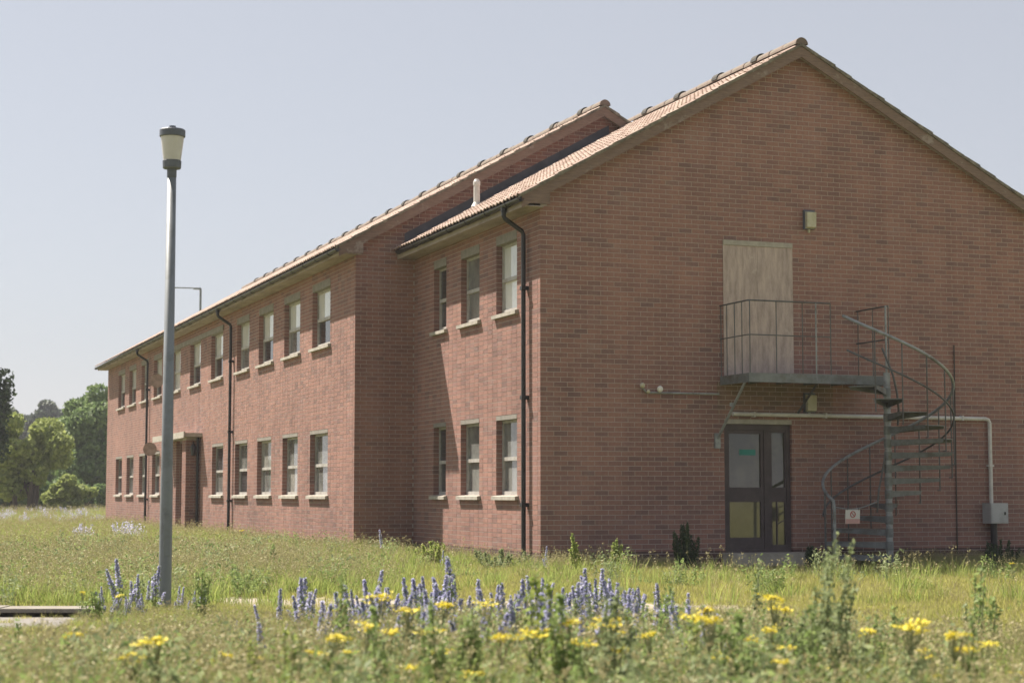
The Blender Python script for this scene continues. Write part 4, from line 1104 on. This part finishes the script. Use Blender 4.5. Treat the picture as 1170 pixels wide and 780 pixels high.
def ragwort(seed, h, w=0.10):
    rng = np.random.default_rng(seed); segs = []; heads = []; Lf = []
    top = np.array([rng.normal(0, .03), rng.normal(0, .03), h]); fork = top * 0.72
    segs.append([np.zeros(3), fork * 0.5 + rng.normal(0, .01, 3), fork])
    for k in range(11):
        a = rng.random() * 6.28; r = w * math.sqrt(rng.random()); e = top + np.array([r * math.cos(a), r * math.sin(a), rng.normal(0, .010) - 0.15 * r])
        segs.append([fork, (fork + e) / 2 + np.array([0, 0, -0.01]), e]); q = 9
        heads.append(e[None] + np.stack([rng.normal(0, .021, q), rng.normal(0, .021, q), rng.normal(0, .005, q)], 1))
    for k in range(40):
        f = rng.uniform(0.1, 0.98); c = fork * f; a = rng.random() * 6.28; ln_ = rng.uniform(0.06, 0.17) * (1.2 - f * 0.55); q = 9
        u_ = np.linspace(0.1, 1, q)[:, None]; d = np.array([[math.cos(a), math.sin(a), 0.35]]); Lf.append(c[None] + d * u_ * ln_ + rng.normal(0, .009, (q, 3)))
    H = np.concatenate(heads); V, F = cards(rng, H, 0.019, flat=1.6, asp=1.05); bl = np_mesh('blossom', V, F, M['bloom_yellow'])
    V, F = cards(rng, np.concatenate(Lf), 0.014, asp=2.2); lf = np_mesh('leaves', V, F, M['greyleaf'])
    return [('stem', stem_mesh('stem', segs, 0.004)), ('leaves', lf), ('blossom', bl)]
def tall_weed(seed, h, wid=0.16, mat='greyleaf', shoots=7, leaf=0.016, dens=1.0):
    rng = np.random.default_rng(seed); segs = []; P = []
    for k in range(shoots):
        a = rng.random() * 6.28; r = 0 if k == 0 else rng.uniform(0.3, 1.0) * wid; hh = h if k == 0 else h * rng.uniform(0.6, 0.97)
        b0 = np.array([0.25 * r * math.cos(a), 0.25 * r * math.sin(a), 0]); top = np.array([r * math.cos(a), r * math.sin(a), hh]); mid = (b0 + top) / 2 + np.array([0.25 * r * math.cos(a), 0.25 * r * math.sin(a), 0])
        segs.append([b0, mid, top])
        q = int(190 * hh * dens); f = rng.uniform(0.08, 1.03, q)[:, None]; c = b0 * (1 - f) ** 2 + 2 * mid * f * (1 - f) + top * f ** 2
        aa = rng.random(q) * 6.28; rr = (0.012 + 0.055 * (1.05 - f[:, 0])) * rng.uniform(0.2, 1.2, q)
        P.append(c + np.stack([rr * np.cos(aa), rr * np.sin(aa), rng.normal(0, .012, q) + rr * 0.4], 1))
    V, F = cards(rng, np.concatenate(P), leaf, asp=2.3); return [('stem', stem_mesh('stem', segs, 0.006)), ('leaves', np_mesh('leaves', V, F, M[mat]))]
def plant(name, parts, px, t, label, cat, group=None, scale=1.0, flat=1.0):
    x, y = gp(t, (px - 585) / 2028 * t * 0.997)
    e = empty(name, (x, y, 0)); e.rotation_euler = (random.gauss(0, .09), random.gauss(0, .09), random.random() * 6.28); e.scale = (scale * flat, scale * flat, scale)
    tag(e, label, cat, group)
    for nm, me in parts: link(nm, me, e)
    return e
def ztop(y, t): return 1.15 - (y - 563.8) / 2028 * t
BG = [(bugloss(200 + k, 0.6, 1 + k % 4)) for k in range(10)]
GB = 'blue flower spikes in the drift before the building corner'
LB = 'blue flower spike in the thick drift across the middle foreground'
tops = [(430, 649), (515, 635), (407, 672), (417, 678), (388, 683), (473, 657), (487, 657), (502, 655), (522, 673), (552, 670), (573, 667), (598, 660), (612, 658), (625, 673), (660, 667), (673, 648), (692, 648), (717, 672), (735, 668), (747, 682), (377, 690), (447, 668), (460, 680), (540, 684), (585, 676), (640, 684), (705, 664), (760, 690), (398, 690), (355, 708), (340, 712), (725, 676), (682, 660)]
for (px, y) in tops:
    t = random.uniform(13.6, 15.2); plant('bugloss', random.choice(BG), px, t, LB, 'wild flower', GB, ztop(y, t) / 0.6, 1.05)
for k in range(185):
    px = random.choice((random.gauss(440, 45), random.gauss(600, 75), random.gauss(700, 45), random.uniform(290, 790))); t = random.uniform(10.2, 15.6); z = random.uniform(0.22, 0.5) + max(0, 12 - t) * 0.04
    plant('bugloss', random.choice(BG), px, t, LB, 'wild flower', GB, z / 0.6, 1.15)
for (px, y, t) in [(120, 668, 16.4), (129, 674, 16.2), (141, 637, 16.5), (158, 655, 16.6), (172, 662, 16.9), (178, 645, 17.0), (208, 668, 16.7), (222, 672, 16.5), (234, 668, 16.8), (148, 680, 16.0), (166, 676, 16.3), (216, 684, 16.2)]:
    plant('bugloss', random.choice(BG), px, t, 'blue flower spike clustered round the foot of the lamp post', 'wild flower', 'blue flower spikes at the lamp post', ztop(y, t) / 0.6, 1.0)
for (px, y, t, lb_) in [(303, 688, 13.4, 'lone blue flower spike standing left of the main drift'), (321, 712, 12.6, 'short blue flower spike just right of the lone spike'), (267, 716, 12.8, 'lowest blue flower spike, left of the lone spike'), (440, 604, 29.5, 'blue-grey flower spike against the shaded inner corner of the wing'), (623, 623, 25.6, 'pale blue flower spike at the foot of the gable corner'), (508, 628, 26.3, 'blue flower spike below the lit side wall windows')]:
    plant('bugloss', random.choice(BG[:3]), px, t, lb_, 'wild flower', None, max(0.25, ztop(y, t)) / 0.6, 0.95)
RG = [ragwort(300 + k, 0.55, 0.045 + 0.017 * (k % 4)) for k in range(8)]
LR = 'yellow ragwort in flower among the foreground weeds'
for (px, y) in [(472, 758), (462, 756), (395, 740), (675, 729), (663, 732), (682, 708), (698, 776), (495, 688), (448, 678), (558, 687), (720, 737), (752, 720), (478, 694), (495, 718), (497, 740), (825, 693), (806, 703), (777, 701), (883, 715), (881, 733), (881, 680), (876, 692), (804, 745), (850, 726), (941, 758), (961, 775), (1033, 715), (1074, 720), (1112, 729), (1100, 733), (1060, 746), (1052, 740), (1025, 777), (228, 753), (257, 743), (288, 748), (77, 722), (540, 765), (625, 772), (745, 768), (800, 770), (1140, 768), (1085, 760), (905, 770)] + [(random.uniform(20, 1160), random.uniform(705, 778)) for _ in range(26)]:
    t = random.uniform(8.2, 9.8) if y > 700 else random.uniform(9.6, 11.5)
    LR, GR = [('yellow ragwort flowering at the bottom left of the meadow', 'ragwort at the bottom left'), ('yellow ragwort flowering in front of the blue drift', 'ragwort before the blue drift'), ('yellow ragwort flowering beside the tallest pale weed', 'ragwort by the tallest weed'), ('yellow ragwort flowering at the bottom right of the meadow', 'ragwort at the bottom right')][0 if px < 300 else 1 if px < 765 else 2 if px < 1000 else 3]
    plant('ragwort', random.choice(RG), px, t, LR, 'wild flower', GR, ztop(y, t) / 0.55, random.uniform(0.7, 1.15))
for (px, y, t, lb_) in [(95, 698, 15.9, 'yellow ragwort at the broken end of the kerb'), (248, 616, 40, 'yellow ragwort by the entrance porch of the long wing'), (278, 605, 36, 'yellow ragwort in front of the near downpipe of the wing'), (1156, 642, 22.5, 'yellow ragwort at the right edge before the meter box'), (383, 705, 13.5, 'yellow ragwort at the left end of the blue drift'), (140, 700, 15.4, 'yellow ragwort just left of the lamp post foot')]:
    plant('ragwort', random.choice(RG), px, t, lb_, 'wild flower', None, max(0.28, ztop(y, t)) / 0.55, 0.9)
for (px, y, t, wd, mt, sh, lb_) in [(928, 612, 9.4, 0.13, 'greyleaf', 9, 'tallest pale green weed rising before the right of the gable'), (958, 690, 9.2, 0.08, 'greyleaf', 5, 'smaller pale weed close to the right of the tallest one'), (905, 700, 9.6, 0.08, 'greyleaf', 5, 'smaller pale weed close to the left of the tallest one'), (231, 650, 16.2, 0.09, 'weed', 7, 'bushy dark green weed right of the lamp post'), (28, 712, 11.0, 0.03, 'weed', 2, 'thin dark weed stalk near the left edge'), (745, 694, 12.6, 0.05, 'weed', 4, 'dark upright weed within the right of the blue drift'), (855, 646, 11.8, 0.02, 'greyleaf', 2, 'thin leaning grey stalk below the lower door'), (1106, 690, 12.5, 0.06, 'greyleaf', 3, 'thin weed near the right edge of the sunlit grass'), (660, 611, 25.5, 0.10, 'turf', 5, 'yellow-green upright plant at the gable foot nearest the corner'), (700, 616, 25.7, 0.08, 'turf', 4, 'yellow-green upright plant at the gable foot, further from the corner'), (785, 598, 26.0, 0.22, 'leaf_weep', 14, 'dark bushy weed against the gable left of the lower door'), (495, 619, 28.6, 0.35, 'turf', 16, 'bright green spreading weed at the shaded inner wall corner'), (572, 628, 26.3, 0.45, 'greyleaf', 18, 'grey-green mound of weeds before the lit side wall'), (115, 690, 15.8, 0.10, 'weed', 7, 'bushy green weed left of the lamp post flowers'), (1140, 618, 27.0, 0.3, 'leaf_weep', 10, 'dark weed against the gable below the meter box'), (925, 624, 27.0, 0.2, 'leaf_weep', 8, 'dark weed right of the lower doorstep'), (310, 625, 24.0, 0.06, 'weed', 4, 'slender weed before the long wing windows'), (590, 700, 11.0, 0.1, 'weed', 8, 'leafy green weed in front of the middle of the blue drift'), (545, 715, 9.8, 0.12, 'weed', 9, 'broad leafy weed at the middle bottom of the view')]:
    h = max(0.3, ztop(y, t)); plant('weed_plant', tall_weed(int(px), h, wd, 'grass' if mt == 'turf' else mt, sh, 0.016 if t < 20 else 0.02, 1 if t < 20 else 2.2), px, t, lb_, 'weed')

LW = [tall_weed(600 + k, 0.6, 0.05 + 0.03 * (k % 4), ('weed', 'greyleaf', 'grass', 'weed')[k % 4], 3 + k % 5, 0.015) for k in range(9)]
for k in range(64):                                     # loose upright weeds of mixed height through the foreground
    px = random.choice((random.uniform(10, 1160), random.gauss(620, 160), random.gauss(860, 120))); t = random.uniform(8.0, 12.6); y = random.gauss(705, 20) if px > 330 else random.gauss(726, 14)
    h = max(0.16, ztop(y, t)); nm = 0 if px < 330 else 1 if px < 800 else 2
    plant('weed_plant', random.choice(LW), px, t, ('loose leafy weed standing in the grass below the lamp post', 'loose leafy weed standing before the blue drift', 'loose leafy weed in the grass at the lower right')[nm], 'weed', ('loose weeds at lower left', 'loose weeds before the blue drift', 'loose weeds at lower right')[nm], h / 0.6, random.uniform(0.8, 1.4))

# ---- trees
def tree(name, label, cat, px, t, h, lobes, mat, trunk_r, n, leaf, limbs=6, group=None, droop=0.0, trunk_top=0.55, stems=1, seed=1):
    rng = np.random.default_rng(seed); x, y = gp(t, (px - 585) / 2028 * t)
    e = tag(empty(name, (x, y, 0)), label, cat, group)
    mb = MB()
    for k in range(stems):
        a = rng.random() * 6.28; r = 0 if stems == 1 else rng.uniform(0.2, 0.6)
        b0 = Vector((r * math.cos(a), r * math.sin(a), -0.2)); tp = Vector((r * 2.2 * math.cos(a) + rng.normal(0, .15), r * 2.2 * math.sin(a) + rng.normal(0, .15), h * trunk_top))
        mb.tube([b0, b0.lerp(tp, 0.35) + Vector((rng.normal(0, .1), rng.normal(0, .1), 0)), b0.lerp(tp, 0.7) + Vector((rng.normal(0, .1), rng.normal(0, .1), 0)), tp], [trunk_r, trunk_r * 0.8, trunk_r * 0.6, trunk_r * 0.3], 8)
        for j in range(limbs):
            c = lobes[int(rng.integers(len(lobes)))]; f = rng.uniform(0.3, 1.0); p = b0.lerp(tp, f); q = Vector((c[0], c[1], c[2]))
            mb.tube([p, p.lerp(q, 0.5) + Vector((0, 0, 0.12)), q], [trunk_r * 0.45 * (1.2 - f), trunk_r * 0.28 * (1.2 - f), 0.02], 6)
    mb.build('trunk', M['bark'], e)
    P = []; N = []; tot = sum(c[3] * c[3] for c in lobes)
    for c in lobes:
        m_ = int(n * c[3] * c[3] / tot); d = unit(rng.normal(size=(m_, 3)))
        sub = unit(rng.normal(size=(14, 3)))               # clumps on the lobe: uneven outline with gaps between them
        near = (d @ sub.T).max(1); bump = np.clip((near - 0.55) * 1.5, -0.35, 0.45)
        rr = c[3] * (0.72 + bump * 0.55) * rng.uniform(0.55, 1.08, m_) ** 0.6
        sq = np.array([1, 1, c[4] if len(c) > 4 else 0.85]); p = np.array(c[:3])[None] + d * rr[:, None] * sq
        if droop: p[:, 2] -= droop * rng.random(m_) * np.linalg.norm(p[:, :2] - np.array([[0, 0]]), axis=1) * 0.6
        keep = p[:, 2] > 0.25; P.append(p[keep]); N.append(d[keep])
    V, F = cards(rng, np.concatenate(P), leaf, np.concatenate(N) * 0.6, asp=1.5)
    link('crown', np_mesh('crown', V, F, M[mat]), e)
    return e
def blob(n, cx_, cz, rx, rz, r0, r1, seed):
    rng = np.random.default_rng(seed); out = []
    for k in range(n):
        d = unit(rng.normal(size=3)); f = rng.random() ** 0.4; out.append((cx_ + d[0] * rx * f, d[1] * rx * f, cz + d[2] * rz * f, rng.uniform(r0, r1), rng.uniform(0.65, 0.9)))
    return out
tree('willow_tree', 'pale green bushy tree with several dark stems in the left distance', 'tree', 34, 96, 6.0, blob(30, 0, 3.05, 2.2, 2.35, 0.5, 1.0, 1), 'leaf_pale', 0.15, 17000, 0.17, 5, stems=4, seed=1)
tree('leafy_tree', 'dark green leafy tree standing against the far end of the wing', 'tree', 108, 112, 8.4, blob(38, 0, 4.3, 2.3, 3.3, 0.6, 1.2, 2), 'leaf_dark', 0.26, 21000, 0.19, 8, seed=2)
tree('round_bush', 'low bright green bush in front of the dark leafy tree', 'bush', 81, 100, 2.6, blob(16, 0, 1.2, 1.2, 0.95, 0.3, 0.6, 3), 'leaf_pale', 0.07, 5200, 0.15, 4, seed=3)
tree('weeping_tree', 'dark weeping tree cut by the left edge of the view', 'tree', -34, 84, 11.0, blob(32, 0, 5.7, 1.5, 4.2, 0.5, 1.0, 4), 'leaf_weep', 0.24, 14000, 0.16, 8, droop=1.0, seed=4)
for i, (px, t, h, w) in enumerate([(6, 225, 13.6, 2.4), (24, 240, 13.0, 2.6), (40, 230, 13.4, 3.0), (57, 235, 13.6, 2.8), (74, 228, 12.4, 2.7), (88, 240, 11.6, 2.6), (-14, 230, 13.0, 3.0)]):
    tree('pine_tree', ['first', 'second', 'third', 'fourth', 'fifth', 'sixth', 'outermost'][i] + ' dark pine of the far row on the left, ' + ('counted from the left edge' if i < 6 else 'beyond the left edge'), 'tree', px, t, h, blob(12, 0, h * 0.72, w * 0.8, h * 0.2, 0.9, 1.7, 40 + i), 'needle', 0.26, 4200, 0.36, 7, group='pines of the far row', trunk_top=0.9, seed=50 + i)
for i, (px, t, h, w, mt) in enumerate([(114, 126, 4.4, 2.4, 'leaf_dark'), (60, 106, 2.6, 2.6, 'leaf_dark'), (100, 108, 2.4, 2.6, 'leaf_dark'), (14, 104, 2.6, 2.8, 'leaf_dark'), (52, 128, 4.2, 2.6, 'leaf_dark'), (92, 132, 3.6, 2.4, 'leaf_dark'), (8, 126, 4.0, 2.6, 'leaf_dark'), (-75, 110, 7.4, 2.6, 'leaf_dark'), (-150, 105, 8.2, 3.0, 'leaf_pale'), (-240, 110, 9.0, 3.2, 'leaf_dark'), (-350, 105, 8.4, 3.2, 'leaf_dark')]):
    tree('hedge_bush' if h < 5 else 'field_tree', ['dark bush low against the far corner of the wing', 'low dark thicket right of the pale tree stems', 'low dark thicket at the foot of the leafy tree', 'low dark thicket left of the pale tree stems', 'dark bush low between the pale tree and the leafy tree', 'dark bush low behind the leafy tree', 'dark bush low behind the stems of the pale tree', 'tree beyond the left edge next to the weeping tree', 'pale tree second beyond the left edge', 'dark tree third beyond the left edge', 'dark tree fourth beyond the left edge'][i], 'bush' if h < 5 else 'tree', px, t, h, blob(14, 0, h * (0.52 if h > 3 else 0.4), w * 0.75, h * 0.3, 0.6 if h > 3 else 0.4, 1.2 if h > 3 else 0.8, 70 + i), mt, 0.16, 5000, 0.24, 5, seed=80 + i)

for i, (t_, s2) in enumerate([(-30, -34), (-34, -20), (-31, -7), (-35, 6), (-30, 19), (-33, 33), (-26, 46)]):  # unseen row added to block low sky off the gable and green the door glass
    x_, y_ = gp(t_, s2); hh = 13.5 + (i * 37 % 5) * 0.7
    e_ = tree('unseen_broadleaf_tree', ['first', 'second', 'third', 'fourth', 'fifth', 'sixth', 'seventh'][i] + ' tree from the left of the unseen row added behind the viewer', 'tree', 585, 10, hh, blob(26, 0, hh * 0.55, 4.6, hh * 0.36, 1.4, 2.4, 90 + i), 'leaf_dark', 0.35, 7000, 0.5, 6, group='unseen trees added behind the viewer', seed=95 + i)
    e_.location = (x_, y_, 0)

# ------------------------------------------------------------------ thin summer haze
mb = MB(); mb.box(-2600, 2600, -2600, 2600, -1.0, 24.0)
hz = NT('haze_air'); hz.n.remove(hz.bsdf)
pv = hz.new('ShaderNodeVolumePrincipled'); pv.inputs['Color'].default_value = (0.86, 0.87, 1.0, 1); pv.inputs['Density'].default_value = 0.00045
hz.l.new(pv.outputs[0], hz.n['Material Output'].inputs['Volume'])
tag(mb.build('haze', hz.mat), 'thin pale summer haze in the air', kind='stuff')
